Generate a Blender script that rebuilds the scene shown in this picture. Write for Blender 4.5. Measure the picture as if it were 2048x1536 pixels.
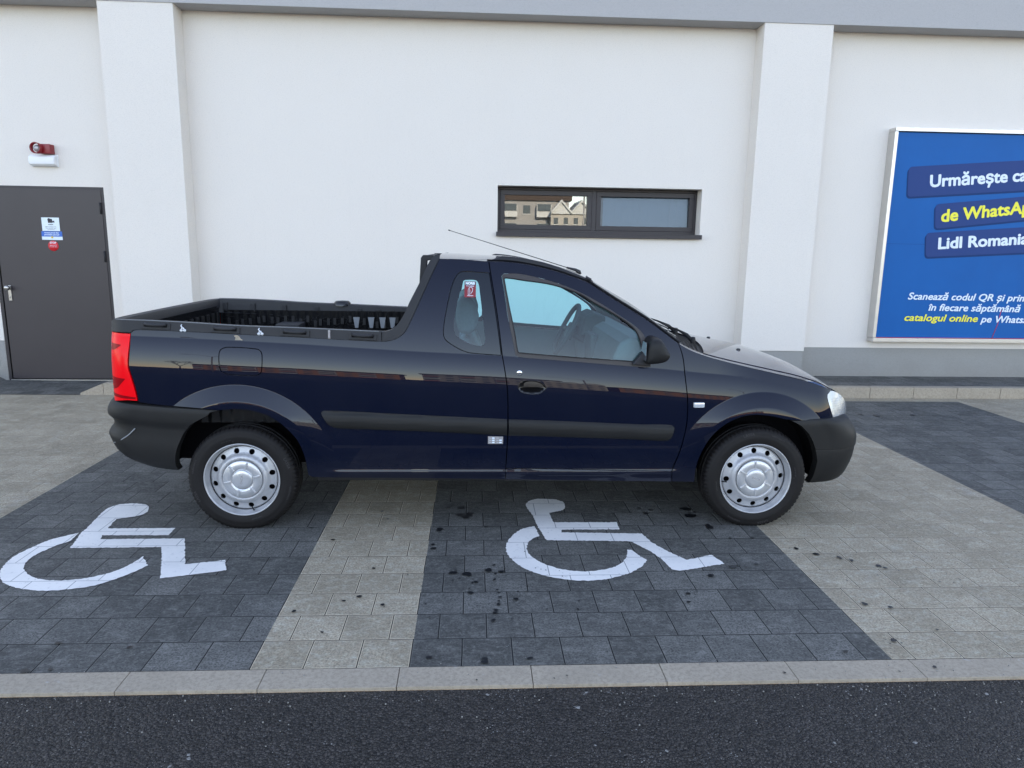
import bpy, bmesh, math, random
from mathutils import Vector, Matrix
from mathutils.geometry import delaunay_2d_cdt
from math import radians, sin, cos, pi
random.seed(7)
for o in list(bpy.data.objects): bpy.data.objects.remove(o)
scene=bpy.context.scene
COL=scene.collection
# ------------------------------------------------------------------ camera
cam=bpy.data.objects.new('camera',bpy.data.cameras.new('camera')); COL.objects.link(cam); scene.camera=cam
cam.data.sensor_width=36; cam.data.lens=1424.24/2048*36; cam.data.clip_end=2000; cam.data.clip_start=.05
_p,_y,_r=.1893,.0548,.0157
_F=Vector((sin(_y)*cos(_p),cos(_y)*cos(_p),-sin(_p))); _R=Vector((cos(_y),-sin(_y),0)); _U=_R.cross(_F)
_R2=_R*cos(_r)+_U*sin(_r); _U2=-_R*sin(_r)+_U*cos(_r)
cam.matrix_world=Matrix(((_R2.x,_U2.x,-_F.x,.23878),(_R2.y,_U2.y,-_F.y,-2.48377),(_R2.z,_U2.z,-_F.z,1.57962),(0,0,0,1)))
# ------------------------------------------------------------------ sky, sun, exposure
SUN_EL=24; SUN_AZ=14        # the sun stands low behind the shop, which shades the whole parking row
w=bpy.data.worlds.new("World"); scene.world=w; w.use_nodes=True
nt=w.node_tree; bg=nt.nodes['Background']
sky=nt.nodes.new('ShaderNodeTexSky'); sky.sky_type='NISHITA'; sky.sun_disc=False
sky.sun_elevation=radians(SUN_EL); sky.sun_rotation=radians(SUN_AZ); sky.air_density=1.0; sky.dust_density=0; sky.ozone_density=3
hs=nt.nodes.new('ShaderNodeHueSaturation'); hs.inputs['Saturation'].default_value=.80
nt.links.new(sky.outputs[0],hs.inputs['Color']); wb=nt.nodes.new('ShaderNodeMix'); wb.data_type='RGBA'; wb.blend_type='MULTIPLY'; wb.inputs[0].default_value=1; wb.inputs[7].default_value=(1.145,1.0,.92,1)   # camera white balance
nt.links.new(hs.outputs[0],wb.inputs[6]); nt.links.new(wb.outputs[2],bg.inputs[0]); bg.inputs[1].default_value=.15
sun=bpy.data.objects.new('sun',bpy.data.lights.new('sun','SUN')); COL.objects.link(sun)
sun.data.energy=4.0; sun.data.angle=radians(.5); sun.data.color=(1,.80,.58)
sd=Vector((sin(radians(SUN_AZ))*cos(radians(SUN_EL)),cos(radians(SUN_AZ))*cos(radians(SUN_EL)),sin(radians(SUN_EL))))
sun.rotation_euler=sd.to_track_quat('Z','Y').to_euler(); sun.location=(0,40,30)
vs=scene.view_settings; vs.view_transform='Standard'; vs.look='None'; vs.exposure=2.03; vs.gamma=1
scene.render.resolution_x=1024; scene.render.resolution_y=768
scene.cycles.max_bounces=10; scene.cycles.transparent_max_bounces=16

W={"quarter":[[-2.0049,1.0921],[-2.0011,1.1026],[-1.9944,1.1106],[-1.9731,1.1157],[-1.8569,1.1143],[-1.691,1.1091],[-1.4367,1.0984],[-1.1247,1.0852],[-0.84,1.0716],[-0.6697,1.0661],[-0.6186,1.0732],[-0.5808,1.089],[-0.5467,1.1197],[-0.518,1.1748],[-0.4559,1.3132],[-0.4111,1.4148],[-0.3775,1.4866],[-0.3672,1.5125],[-0.2592,1.5118],[-0.1511,1.5052],[-0.0958,1.5008],[-0.0879,1.4505],[-0.0746,1.3719],[-0.0556,1.2585],[-0.0373,1.1329],[-0.0204,0.9995],[-0.0035,0.9033],[0.0101,0.8035],[0.0146,0.6495],[0.0136,0.5449],[0.0102,0.439],[0.007,0.3575],[0.0081,0.2937],[-0.5133,0.3012],[-1.0639,0.3084],[-1.0886,0.322],[-1.1048,0.4429],[-1.1383,0.5342],[-1.2136,0.6216],[-1.2829,0.6691],[-1.3713,0.6967],[-1.4518,0.7039],[-1.5419,0.698],[-1.6432,0.7068],[-1.8388,0.7148],[-1.9748,0.7308],[-1.9807,0.7874],[-1.996,0.8579],[-2.0113,0.9212],[-2.0095,0.9728],[-2.0045,1.0374]],"door":[[-0.0902,1.5004],[-0.0005,1.4991],[0.0699,1.4933],[0.1771,1.4756],[0.2836,1.4511],[0.3904,1.4178],[0.4649,1.3899],[0.5234,1.3541],[0.6321,1.2859],[0.7146,1.2365],[0.824,1.1684],[0.9667,1.0669],[0.9835,1.0206],[0.995,0.9699],[1.0049,0.8777],[1.0199,0.7483],[1.022,0.6317],[1.0102,0.5411],[0.9887,0.4499],[0.9629,0.3746],[0.9548,0.3427],[0.643,0.3486],[0.308,0.3569],[0.0109,0.3604],[0.0158,0.439],[0.0192,0.5449],[0.0202,0.6495],[0.0156,0.8036],[0.002,0.9034],[-0.0149,0.9996],[-0.0318,1.1329],[-0.0501,1.2586],[-0.069,1.3719],[-0.0824,1.4505]],"fender":[[0.9709,1.0656],[1.0284,1.0345],[1.0982,1.0072],[1.169,0.9862],[1.3213,0.9476],[1.5596,0.8923],[1.7056,0.8586],[1.8054,0.8299],[1.8871,0.8012],[1.914,0.7873],[1.8811,0.7691],[1.8766,0.7518],[1.8852,0.716],[1.9049,0.6646],[1.9199,0.6251],[1.6225,0.6431],[1.5162,0.665],[1.413,0.6757],[1.3219,0.6633],[1.2347,0.6188],[1.1689,0.5542],[1.1242,0.4691],[1.0976,0.3743],[1.0938,0.2743],[0.967,0.2764],[0.9607,0.3399],[0.9716,0.3746],[0.9959,0.4499],[1.0163,0.5412],[1.0283,0.6318],[1.0264,0.7483],[1.0106,0.8777],[1.0007,0.9699],[0.9891,1.0206]],
"sill":[[0.011,0.3557],[0.3081,0.3522],[0.643,0.3441],[0.9554,0.3383],[0.9617,0.2764],[0.5486,0.2834],[0.1426,0.2905],[0.0121,0.2928]],"taillight":[[-2.154,1.0944],[-2.0023,1.0979],[-2.0068,1.0411],[-2.0142,0.9728],[-2.016,0.9212],[-2.0006,0.8579],[-1.9854,0.7873],[-1.9791,0.7368],[-2.0426,0.7396],[-2.1626,0.7239],[-2.1776,0.742],[-2.1762,0.8304],[-2.1691,0.9381],[-2.1585,1.0088],[-2.1569,1.0784]],"cap":[[-2.1539,1.0984],[-2.1158,1.1313],[-2.0975,1.1604],[-2.0792,1.1714],[-2.0356,1.1707],[-1.8573,1.1675],[-1.6387,1.158],[-1.437,1.1453],[-1.125,1.1372],[-0.6768,1.1203],[-0.6738,1.068],[-0.84,1.0737],[-1.1248,1.0876],[-1.4367,1.101],[-1.691,1.1117],[-1.857,1.1169],[-1.9732,1.1183],[-1.9917,1.1146],[-2.0009,1.104]],"cabtrim":[[-0.6714,1.1163],[-0.6596,1.1188],[-0.6257,1.1292],[-0.5916,1.1564],[-0.5544,1.2145],[-0.5235,1.2832],[-0.4695,1.3905],[-0.4388,1.4618],[-0.4129,1.5096],[-0.3891,1.5336],[-0.3648,1.5356],[-0.3689,1.5124],[-0.3802,1.4866],[-0.4139,1.4148],[-0.4587,1.3132],[-0.5207,1.1748],[-0.5494,1.121],[-0.5827,1.0911],[-0.6199,1.0753],[-0.6711,1.0685]],"flap":[[-1.5393,0.9926],[-1.5298,1.0195],[-1.4953,1.0331],[-1.3433,1.0255],[-1.3161,1.0125],[-1.308,0.9855],[-1.3125,0.9041],[-1.3265,0.8857],[-1.3624,0.879],[-1.4872,0.8848],[-1.5269,0.8982],[-1.5374,0.9301]],"mould1":[[-1.0038,0.6774],[-0.9897,0.6898],[-0.66,0.6766],[-0.1968,0.654],[0.0116,0.6449],[0.013,0.5519],[-0.3834,0.5736],[-0.7541,0.5874],[-0.9195,0.5938],[-0.9649,0.6157]],"mould2":[[0.0216,0.645],[0.3078,0.6357],[0.7593,0.6178],[0.9372,0.6136],[0.9531,0.6],[0.9408,0.5501],[0.9153,0.5234],[0.7637,0.5291],[0.3104,0.5441],[0.023,0.5514]],"winout":[[-0.0224,1.4237],[-0.0094,1.4361],[0.0583,1.4393],[0.142,1.4268],[0.3119,1.3824],[0.4808,1.3105],[0.65,1.2094],[0.7343,1.1526],[0.7731,1.1121],[0.7939,1.0461],[0.8045,0.9868],[0.8118,0.9383],[0.7852,0.9346],[0.5641,0.9501],[0.3102,0.9691],[0.0709,0.9884],[0.0556,1.0005],[0.0157,1.1881],[-0.0095,1.3503]],"winin":[[-0.0125,1.4103],[-0.0008,1.417],[0.1052,1.4042],[0.2647,1.3819],[0.4128,1.3339],[0.4948,1.2874],[0.5766,1.2435],[0.6334,1.2106],[0.6939,1.1704],[0.7299,1.1357],[0.7508,1.0921],[0.7631,1.0453],[0.7779,0.9579],[0.6784,0.9643],[0.4823,0.9765],[0.3023,0.9886],[0.0722,1.0065],[0.0652,1.0141],[0.0431,1.134],[0.0134,1.2734]],"qwin":[[-0.0882,1.4407],[-0.1843,1.4465],[-0.2384,1.4469],[-0.2596,1.438],[-0.2772,1.4168],[-0.2982,1.3674],[-0.322,1.2628],[-0.3392,1.1652],[-0.3424,1.1234],[-0.3387,1.0922],[-0.3241,1.0713],[-0.2779,1.0402],[-0.2174,1.0123],[-0.1642,1.0041],[-0.0214,0.9943],[-0.0232,1.015],[-0.0392,1.1329],[-0.0578,1.2585],[-0.0768,1.3718]],"qclear":[[-0.2234,1.3997],[-0.238,1.3925],[-0.2465,1.3645],[-0.2619,1.2982],[-0.2788,1.1935],[-0.2828,1.1413],[-0.2783,1.1135],[-0.264,1.0962],[-0.2001,1.0599],[-0.1568,1.0478],[-0.1283,1.048],[-0.1141,1.0621],[-0.1127,1.0974],[-0.1184,1.1497],[-0.1298,1.2372],[-0.1424,1.3415],[-0.1497,1.3796],[-0.1625,1.3977]],"handle":[[0.0632,0.8342],[0.0716,0.854],[0.0916,0.8632],[0.127,0.8652],[0.1668,0.8634],[0.2026,0.8521],[0.2225,0.8376],[0.2385,0.8222],[0.2229,0.8072],[0.1983,0.789],[0.1582,0.7827],[0.118,0.7862],[0.082,0.796],[0.0671,0.8137]],"railh":[[-1.9441,1.1402],[-1.7911,1.1421],[-1.578,1.1247],[-1.4254,1.1262],[-1.2145,1.1147],[-1.058,1.116],[-0.8512,1.1003],[-0.6996,1.1014]],"hooks":[[-1.7253,1.1324],[-1.3185,1.1131],[-0.954,1.1075]],"sym1":[[-1.952,1.634],[-1.951,1.713],[-1.917,1.768],[-1.842,1.782],[-1.761,1.76],[-1.712,1.701],[-1.694,1.631],[-1.711,1.582],[-1.748,1.555],[-1.798,1.537],[-1.82,1.524],[-1.799,1.384],[-1.429,1.386],[-1.427,1.282],[-1.779,1.288],[-1.766,1.234],[-1.323,1.239],[-1.192,0.914],[-1.013,0.96],[-0.968,0.843],[-1.147,0.788],[-1.249,0.763],[-1.322,0.946],[-1.396,1.124],[-1.861,1.121],[-1.893,1.255],[-1.91,1.313],[-1.914,1.374],[-1.936,1.526]],"ring1":[[-1.923,1.321],[-1.962,1.291],[-2.02,1.234],[-2.057,1.146],[-2.084,1.02],[-2.056,0.883],[-2.012,0.8],[-1.957,0.737],[-1.878,0.684],[-1.793,0.657],[-1.696,0.647],[-1.606,0.661],[-1.528,0.69],[-1.47,0.744],[-1.416,0.815],[-1.37,0.904],[-1.443,1.013],[-1.449,0.959],[-1.479,0.881],[-1.518,0.826],[-1.589,0.777],[-1.67,0.752],[-1.765,0.754],[-1.845,0.784],[-1.919,0.843],[-1.967,0.91],[-1.986,0.969],[-1.988,1.029],[-1.973,1.091],[-1.949,1.155],[-1.911,1.214],[-1.916,1.255]],"sym2":[[0.568,1.733],[0.592,1.803],[0.651,1.838],[0.763,1.829],[0.808,1.783],[0.812,1.696],[0.79,1.636],[0.745,1.614],[0.701,1.592],[0.703,1.503],[0.714,1.442],[1.083,1.437],[1.078,1.328],[0.747,1.33],[0.736,1.29],[1.194,1.267],[1.22,1.147],[1.279,1.023],[1.348,0.919],[1.497,0.978],[1.53,0.869],[1.276,0.791],[1.241,0.807],[1.195,1.0],[1.104,1.159],[0.959,1.167],[0.642,1.183],[0.629,1.27],[0.611,1.384],[0.597,1.551],[0.579,1.632]],"ring2":[[0.595,1.384],[0.518,1.342],[0.457,1.245],[0.42,1.126],[0.418,1.014],[0.45,0.919],[0.509,0.823],[0.595,0.751],[0.686,0.713],[0.779,0.695],[0.886,0.709],[1.003,0.764],[1.089,0.839],[1.141,0.922],[1.111,0.978],[1.085,1.047],[1.065,1.052],[1.047,0.979],[1.006,0.897],[0.939,0.835],[0.854,0.803],[0.775,0.796],[0.69,0.82],[0.616,0.87],[0.563,0.94],[0.533,1.012],[0.529,1.099],[0.556,1.184],[0.608,1.243],[0.601,1.326]],
"stain":[[0.089,1.698,0.0196],[0.165,1.68,0.0269],[0.239,1.764,0.0099],[0.237,1.73,0.0123],[0.318,1.726,0.0099],[0.16,1.56,0.0238],[0.216,1.572,0.031],[0.193,1.531,0.026],[0.205,1.51,0.0141],[0.314,1.376,0.0137],[0.346,1.609,0.0072],[0.052,1.349,0.0228],[0.047,1.329,0.0159],[0.025,1.133,0.013],[0.031,1.082,0.015],[0.142,0.792,0.0219],[0.212,0.775,0.0258],[0.317,0.816,0.0261],[0.381,0.8,0.016],[0.346,0.873,0.0102],[0.351,0.777,0.008],[0.345,0.714,0.0098],[0.254,0.692,0.0136],[0.23,0.582,0.0142],[0.354,0.61,0.0067],[0.362,0.581,0.0085],[0.365,0.538,0.0094],[0.358,0.502,0.0074],[0.356,0.471,0.011],[0.343,0.419,0.0127],[0.339,0.397,0.0126],[0.33,0.334,0.0106],[0.325,0.319,0.0079],[0.437,0.518,0.0158],[0.07,0.056,0.0115],[0.289,0.039,0.0147],[0.288,0.021,0.0162],[0.465,0.041,0.0115],[0.916,1.554,0.0072],[1.289,1.572,0.0221],[1.555,1.644,0.0329],[1.55,1.53,0.0371],[1.373,1.69,0.0101],[1.245,0.554,0.0137],[1.293,0.573,0.0069],[1.223,0.473,0.0115],[0.708,0.419,0.0073],[1.053,0.217,0.0053],[1.414,0.734,0.0176],[0.408,0.34,0.0044],[0.476,0.287,0.0044],[0.57,0.424,0.0055],[0.723,0.493,0.0056],[-0.261,1.503,0.0095],[-0.308,1.626,0.0122],[-0.253,0.849,0.0112],[-0.277,0.558,0.0114],[-0.162,0.479,0.013],[1.616,1.355,0.012],[1.609,1.385,0.0169],[1.674,1.193,0.0093],[1.559,0.83,0.0214],[1.597,0.852,0.0151],[0.029,0.482,0.0055],[0.618,0.202,0.0043],[0.515,0.376,0.0036],[0.594,-0.079,0.004],[0.545,-0.095,0.004],[0.256,-0.096,0.0047],[0.126,2.14,0.0107],[0.851,1.928,0.0104],[0.908,1.92,0.0117],[1.107,1.815,0.0153],[1.267,1.658,0.015],[1.334,1.63,0.0174],[-1.114,0.16,0.0113],[-1.409,0.198,0.0118],[-1.336,0.016,0.0129],[-1.423,0.007,0.0179],[-0.382,0.253,0.0093],[-0.54,0.43,0.0114],[-0.34,0.52,0.0099],[-0.521,1.205,0.0118],[-0.676,1.373,0.0082],[-1.728,0.808,0.006],[1.986,1.048,0.0154],[2.062,0.975,0.0178],[2.164,0.933,0.0128],[2.166,0.915,0.0089],[2.212,0.893,0.014],[2.319,0.827,0.0165],[2.34,0.802,0.0114],[2.03,0.437,0.0159],[1.984,0.131,0.017],[2.131,0.403,0.0137],[2.222,0.207,0.0078],[2.033,-0.063,0.0092],[1.428,-0.083,0.0066],[1.877,-0.088,0.005],[1.739,0.054,0.0121],[1.414,0.736,0.0182],[1.803,1.192,0.0104],[1.694,0.864,0.0108],[1.629,0.833,0.0071],[1.611,1.35,0.0264],[4.224,4.183,0.0335],[4.614,4.216,0.0345],[4.091,4.227,0.0238],[4.509,4.404,0.0125]]}
XM,YM=0.4125,2.22      # truck origin (middle of the wheelbase on the ground)
def interp(pts,x):
    if x<=pts[0][0]: return pts[0][1]
    for (a,b),(c,d) in zip(pts,pts[1:]):
        if x<=c: return b+(d-b)*(x-a)/(c-a)
    return pts[-1][1]
def mono(pts):
    # monotone-ish cubic interpolator (Catmull-Rom tangents)
    n=len(pts)
    m=[0]*n
    for i in range(n):
        a=pts[max(i-1,0)];b=pts[min(i+1,n-1)]
        m[i]=(b[1]-a[1])/(b[0]-a[0])
    def f(x):
        if x<=pts[0][0]: return pts[0][1]+m[0]*(x-pts[0][0])
        if x>=pts[-1][0]: return pts[-1][1]+m[-1]*(x-pts[-1][0])
        for i in range(n-1):
            if x<=pts[i+1][0]:
                h=pts[i+1][0]-pts[i][0];t=(x-pts[i][0])/h
                return (2*t**3-3*t*t+1)*pts[i][1]+(t**3-2*t*t+t)*h*m[i]+(-2*t**3+3*t*t)*pts[i+1][1]+(t**3-t*t)*h*m[i+1]
    return f
ZC=mono([(-2.1,1.088),(-1.65,1.073),(-1.13,1.050),(-.85,1.034),(-.5,1.0145),(0,.992),(.64,.946),(.86,.9285),(1.09,.907),(1.25,.893),(1.4,.872),(1.7,.815),(2.2,.72)])
AX=1.4555; RR=.304; AZ=.289
def sstep(t):
    t=max(0,min(1,t)); return t*t*(3-2*t)
def wside(x,z):
    zc=ZC(x); h=min(z-zc,0)
    w=.8675
    if h>-.33: w-=.957*(h+.33)**3
    if z>zc:
        u=z-zc; w-=(.16+.13*sstep((x-1.15)/.35))*u+.27*u*u
    if z<.55: w-=.10*(.55-z)**2*2
    lt=.0065*sstep((x+1.04)/.14)*sstep((1.035-x)/.08)
    if z<.338: w+=lt*sstep((z-.30)/.03)
    elif z<.356 : w+=lt*(1-(z-.338)/.018)
    if x>1.0: w-=.085*((x-1.0)/1.0)**2
    if x>1.81:
        s=min(.998,(x-1.81)/.40); w-=.60*(1-math.sqrt(max(0,1-s*s)))
    if x<-1.4: w-=.018*((-x-1.4)/.7)**2
    if x<-2.03:
        s=min(.995,(-x-2.03)/.115); w-=.11*(1-math.sqrt(max(0,1-s*s)))
    for cx,ro,rm in ((-AX,.541,.455),(AX,.508,.425)):
        r=math.hypot(x-cx,z-AZ)
        if r<ro and z>AZ-.1:
            f=sstep((z-AZ-.08)/.30)
            t=(ro-r)/(ro-rm)
            w+=f*((.026 if cx<0 else .022)*min(t,1)+.004*(1-math.exp(-max(t-1,0)*3)))
    return w
# ------------------------------------------------------------------ materials
class NB:
    def __init__(s,name,rough=.5,base=(.5,.5,.5),metal=0,spec=.5):
        s.m=bpy.data.materials.new(name); s.m.use_nodes=True; s.t=s.m.node_tree; s.b=s.t.nodes['Principled BSDF']
        s.set('Base Color',(*base,1)); s.set('Roughness',rough); s.set('Metallic',metal); s.set('Specular IOR Level',spec)
    def set(s,k,v): s.b.inputs[k].default_value=v
    def n(s,typ,**k):
        n=s.t.nodes.new('ShaderNode'+typ)
        for a,b in k.items(): setattr(n,a,b)
        return n
    def l(s,a,b): s.t.links.new(a,b)
    def val(s,n,sock,v):
        if hasattr(v,'default_value') and not isinstance(v,(int,float,tuple)): s.l(v,n.inputs[sock])
        else: n.inputs[sock].default_value=v
    def coord(s,scale=(1,1,1),loc=(0,0,0),rot=(0,0,0)):
        c=s.n('TexCoord'); m=s.n('Mapping'); s.l(c.outputs['Object'],m.inputs[0])
        m.inputs['Scale'].default_value=scale; m.inputs['Location'].default_value=loc; m.inputs['Rotation'].default_value=rot
        return m.outputs[0]
    def noise(s,scale,detail=4,rough=.5,co=None,dist=0):
        n=s.n('TexNoise'); s.val(n,'Scale',scale); s.val(n,'Detail',detail); s.val(n,'Roughness',rough); s.val(n,'Distortion',dist)
        s.l(co if co is not None else s.coord(),n.inputs['Vector']); return n.outputs['Fac']
    def math(s,op,a,b=0,c=None,clamp=False):
        n=s.n('Math',operation=op,use_clamp=clamp); s.val(n,0,a); s.val(n,1,b)
        if c is not None: s.val(n,2,c)
        return n.outputs[0]
    def ramp(s,f,stops):
        n=s.n('ValToRGB'); s.l(f,n.inputs[0]); e=n.color_ramp.elements
        while len(e)<len(stops): e.new(.5)
        for x,(p,c) in zip(e,stops): x.position=p; x.color=(*c,1) if len(c)==3 else c
        return n.outputs[0]
    def mix(s,f,a,b,mode='MIX'):
        n=s.n('Mix',data_type='RGBA',blend_type=mode); s.val(n,0,f)
        for i,v in ((6,a),(7,b)):
            if isinstance(v,tuple): n.inputs[i].default_value=(*v,1)
            else: s.l(v,n.inputs[i])
        return n.outputs[2]
    def bump(s,h,strength,dist=.001,prev=None):
        n=s.n('Bump'); s.val(n,'Strength',strength); s.val(n,'Distance',dist); s.l(h,n.inputs['Height'])
        if prev is not None: s.l(prev,n.inputs['Normal'])
        s.l(n.outputs[0],s.b.inputs['Normal']); return n.outputs[0]
    def base(s,c): s.l(c,s.b.inputs['Base Color'])
    def rough(s,c): s.l(c,s.b.inputs['Roughness'])
M={}
def simple(key,base,rough=.5,metal=0,spec=.5,nz=0,nscale=30,bump=0,bscale=400,coat=0):
    b=NB(key,rough,base,metal,spec)
    if nz:
        f=b.noise(nscale,5,.6); b.base(b.mix(f,tuple(x*(1-nz) for x in base),tuple(min(1,x*(1+nz)) for x in base)))
    if bump: b.bump(b.noise(bscale,2,.5),bump,.001)
    if coat: b.set('Coat Weight',coat); b.set('Coat Roughness',.02)
    M[key]=b.m; return b
def paver(key,c1,c2,joint,edge_highlight,mort):
    b=NB(key,.75,spec=.35)
    co=b.coord(loc=(.1,0,0))
    wob=b.n('TexNoise'); wob.inputs['Scale'].default_value=9; b.l(b.coord(),wob.inputs['Vector'])
    off=b.n('VectorMath',operation='MULTIPLY_ADD'); b.l(wob.outputs['Color'],off.inputs[0]); off.inputs[1].default_value=(.0035,.0035,0); b.l(co,off.inputs[2])
    def brick(mort,smooth,c=((0,0,0),(1,1,1),(.5,.5,.5))):
        k=b.n('TexBrick',offset=.5,offset_frequency=2,squash=1); b.l(off.outputs[0],k.inputs['Vector'])
        k.inputs['Scale'].default_value=1; k.inputs['Brick Width'].default_value=.2; k.inputs['Row Height'].default_value=.2
        k.inputs['Mortar Size'].default_value=mort; k.inputs['Mortar Smooth'].default_value=smooth
        for i,x in enumerate(c): k.inputs[['Color1','Color2','Mortar'][i]].default_value=(*x,1)
        return k
    k=brick(mort,.25); k2=brick(.0065,.7)
    big=b.noise(1.1,3,.6); mid=b.noise(7,6,.62); fine=b.noise(110,5,.78); grit=b.noise(48,6,.8,dist=.3)
    stone=b.mix(k.outputs['Color'],c1,c2)
    st2=b.mix(b.math('MULTIPLY',b.math('SUBTRACT',mid,.5),1.5,clamp=True),stone,tuple(min(1,x*1.9) for x in c2))
    st3=b.mix(b.math('MULTIPLY',b.math('SUBTRACT',.5,b.noise(4.2,5,.6)),1.6,clamp=True),st2,tuple(x*.55 for x in c1))
    # pale lime bloom in loose patches
    bl=b.ramp(b.noise(3.3,7,.68,dist=.4),[(0,(0,0,0)),(.60,(0,0,0)),(.76,(1,1,1))])
    st4=b.mix(b.math('MULTIPLY',bl,.38),st3,tuple(min(.5,x*2.2+.03) for x in c2))
    st5=b.mix(b.ramp(fine,[(.40,(1,1,1)),(.56,(0,0,0))]),st4,tuple(x*.62 for x in c1))
    st5=b.mix(b.math('MULTIPLY',b.ramp(grit,[(.50,(0,0,0)),(.66,(1,1,1))]),.40),st5,tuple(min(.6,x*1.7) for x in c2))
    lime=b.ramp(b.noise(11,8,.78,co=b.coord(scale=(1,2.2,1)),dist=.8),[(.50,(0,0,0)),(.72,(1,1,1))]); st5=b.mix(b.math('MULTIPLY',lime,.42),st5,tuple(min(.6,x*1.9) for x in c2))
    sp=b.n('TexVoronoi'); sp.inputs['Scale'].default_value=55; b.l(b.coord(),sp.inputs['Vector'])
    spk=b.math('MULTIPLY',b.math('LESS_THAN',sp.outputs['Distance'],.10),b.math('GREATER_THAN',b.noise(23,2),.60))
    st5=b.mix(b.math('MULTIPLY',spk,.5),st5,(.42,.43,.42))
    rim=b.mix(b.math('MULTIPLY',k2.outputs['Fac'],edge_highlight*1.3),st5,tuple(min(1,x*1.9) for x in c2))  # pale block edges: the bevel highlight is put into the colour
    jn=b.ramp(b.noise(14,3,.6),[(.3,joint),(.7,tuple(x*2.2 for x in joint))])
    b.base(b.mix(k.outputs['Fac'],rim,jn))
    h=b.math('SUBTRACT',b.math('MULTIPLY',fine,.18),b.math('MULTIPLY',k2.outputs['Fac'],.9))
    n1=b.bump(h,.8,.004); 
    b.rough(b.math('MULTIPLY_ADD',mid,-.25,.88)); M[key]=b.m
paver('paver_dark',(.068,.068,.062),(.160,.157,.143),(.003,.0035,.004),.30,.0030)
paver('paver_light',(.300,.252,.178),(.435,.372,.272),(.022,.020,.016),.70,.0028)
def concrete(key,c):
    b=NB(key,.8,spec=.3); f=b.noise(6,6,.65); g=b.noise(220,3,.7)
    x=b.mix(f,tuple(v*.8 for v in c),tuple(v*1.15 for v in c)); x=b.mix(b.math('MULTIPLY',g,.35),x,tuple(v*.6 for v in c))
    x=b.mix(b.ramp(b.noise(60,6,.8),[(.40,(1,1,1)),(.54,(0,0,0))]),x,tuple(v*.68 for v in c)); x=b.mix(b.math('MULTIPLY',b.ramp(b.noise(2.5,6,.7),[(.45,(0,0,0)),(.7,(1,1,1))]),.35),x,tuple(v*.6 for v in c))
    bl=b.ramp(b.noise(9,6,.7,dist=.6),[(0,(0,0,0)),(.66,(0,0,0)),(.72,(1,1,1))]); x=b.mix(b.math('MULTIPLY',bl,.45),x,(.5,.5,.5))
    b.base(x); b.bump(g,.3,.002); M[key]=b.m
concrete('concrete_kerb',(.435,.375,.29))
def asphalt():
    b=NB('asphalt',.7,spec=.4); co=b.coord()
    wv=b.n('TexNoise'); wv.inputs['Scale'].default_value=60; b.l(co,wv.inputs['Vector'])
    dv=b.n('VectorMath',operation='MULTIPLY_ADD'); b.l(wv.outputs['Color'],dv.inputs[0]); dv.inputs[1].default_value=(.007,.007,0); b.l(co,dv.inputs[2])
    def vor(s,f='F1'):
        v=b.n('TexVoronoi',feature=f); v.inputs['Scale'].default_value=s; v.inputs['Randomness'].default_value=1; b.l(dv.outputs[0],v.inputs['Vector']); return v
    v=vor(96); e=vor(96,'DISTANCE_TO_EDGE'); v2=vor(200)
    big=b.ramp(b.noise(2.6,6,.7),[(.3,(0,0,0)),(.7,(1,1,1))])
    c=b.mix(v.outputs['Color'],(.018,.019,.022),(.062,.064,.070))
    cc=b.n('SeparateColor'); b.l(v.outputs['Color'],cc.inputs[0])
    c=b.mix(cc.outputs[0],(.013,.0115,.0105),(.092,.081,.073))
    c=b.mix(b.math('MULTIPLY',big,.5),c,(.050,.045,.042))
    c=b.mix(b.math('LESS_THAN',e.outputs['Distance'],.09),c,(.006,.006,.007))
    wh=b.math('MULTIPLY',b.math('GREATER_THAN',cc.outputs[1],.992),b.math('GREATER_THAN',b.noise(4,4,.7),.56))
    c=b.mix(b.math('MULTIPLY',wh,.7),c,(.40,.39,.37))
    vs_=vor(300); cs=b.n('SeparateColor'); b.l(vs_.outputs['Color'],cs.inputs[0])
    w2=b.math('MULTIPLY',b.math('GREATER_THAN',cs.outputs[2],.988),b.math('GREATER_THAN',b.noise(3.5,4,.7),.55))
    c=b.mix(b.math('MULTIPLY',w2,.7),c,(.5,.5,.48))
    b.base(c)
    h=b.math('MULTIPLY_ADD',v.outputs['Distance'],-1.0,b.math('MULTIPLY',v2.outputs['Distance'],-.4))
    h=b.math('ADD',h,b.math('MULTIPLY',cc.outputs[2],.5))
    b.bump(h,1.0,.012); b.rough(b.math('MULTIPLY_ADD',cc.outputs[1],.3,.45)); M['asphalt']=b.m
asphalt()
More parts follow.
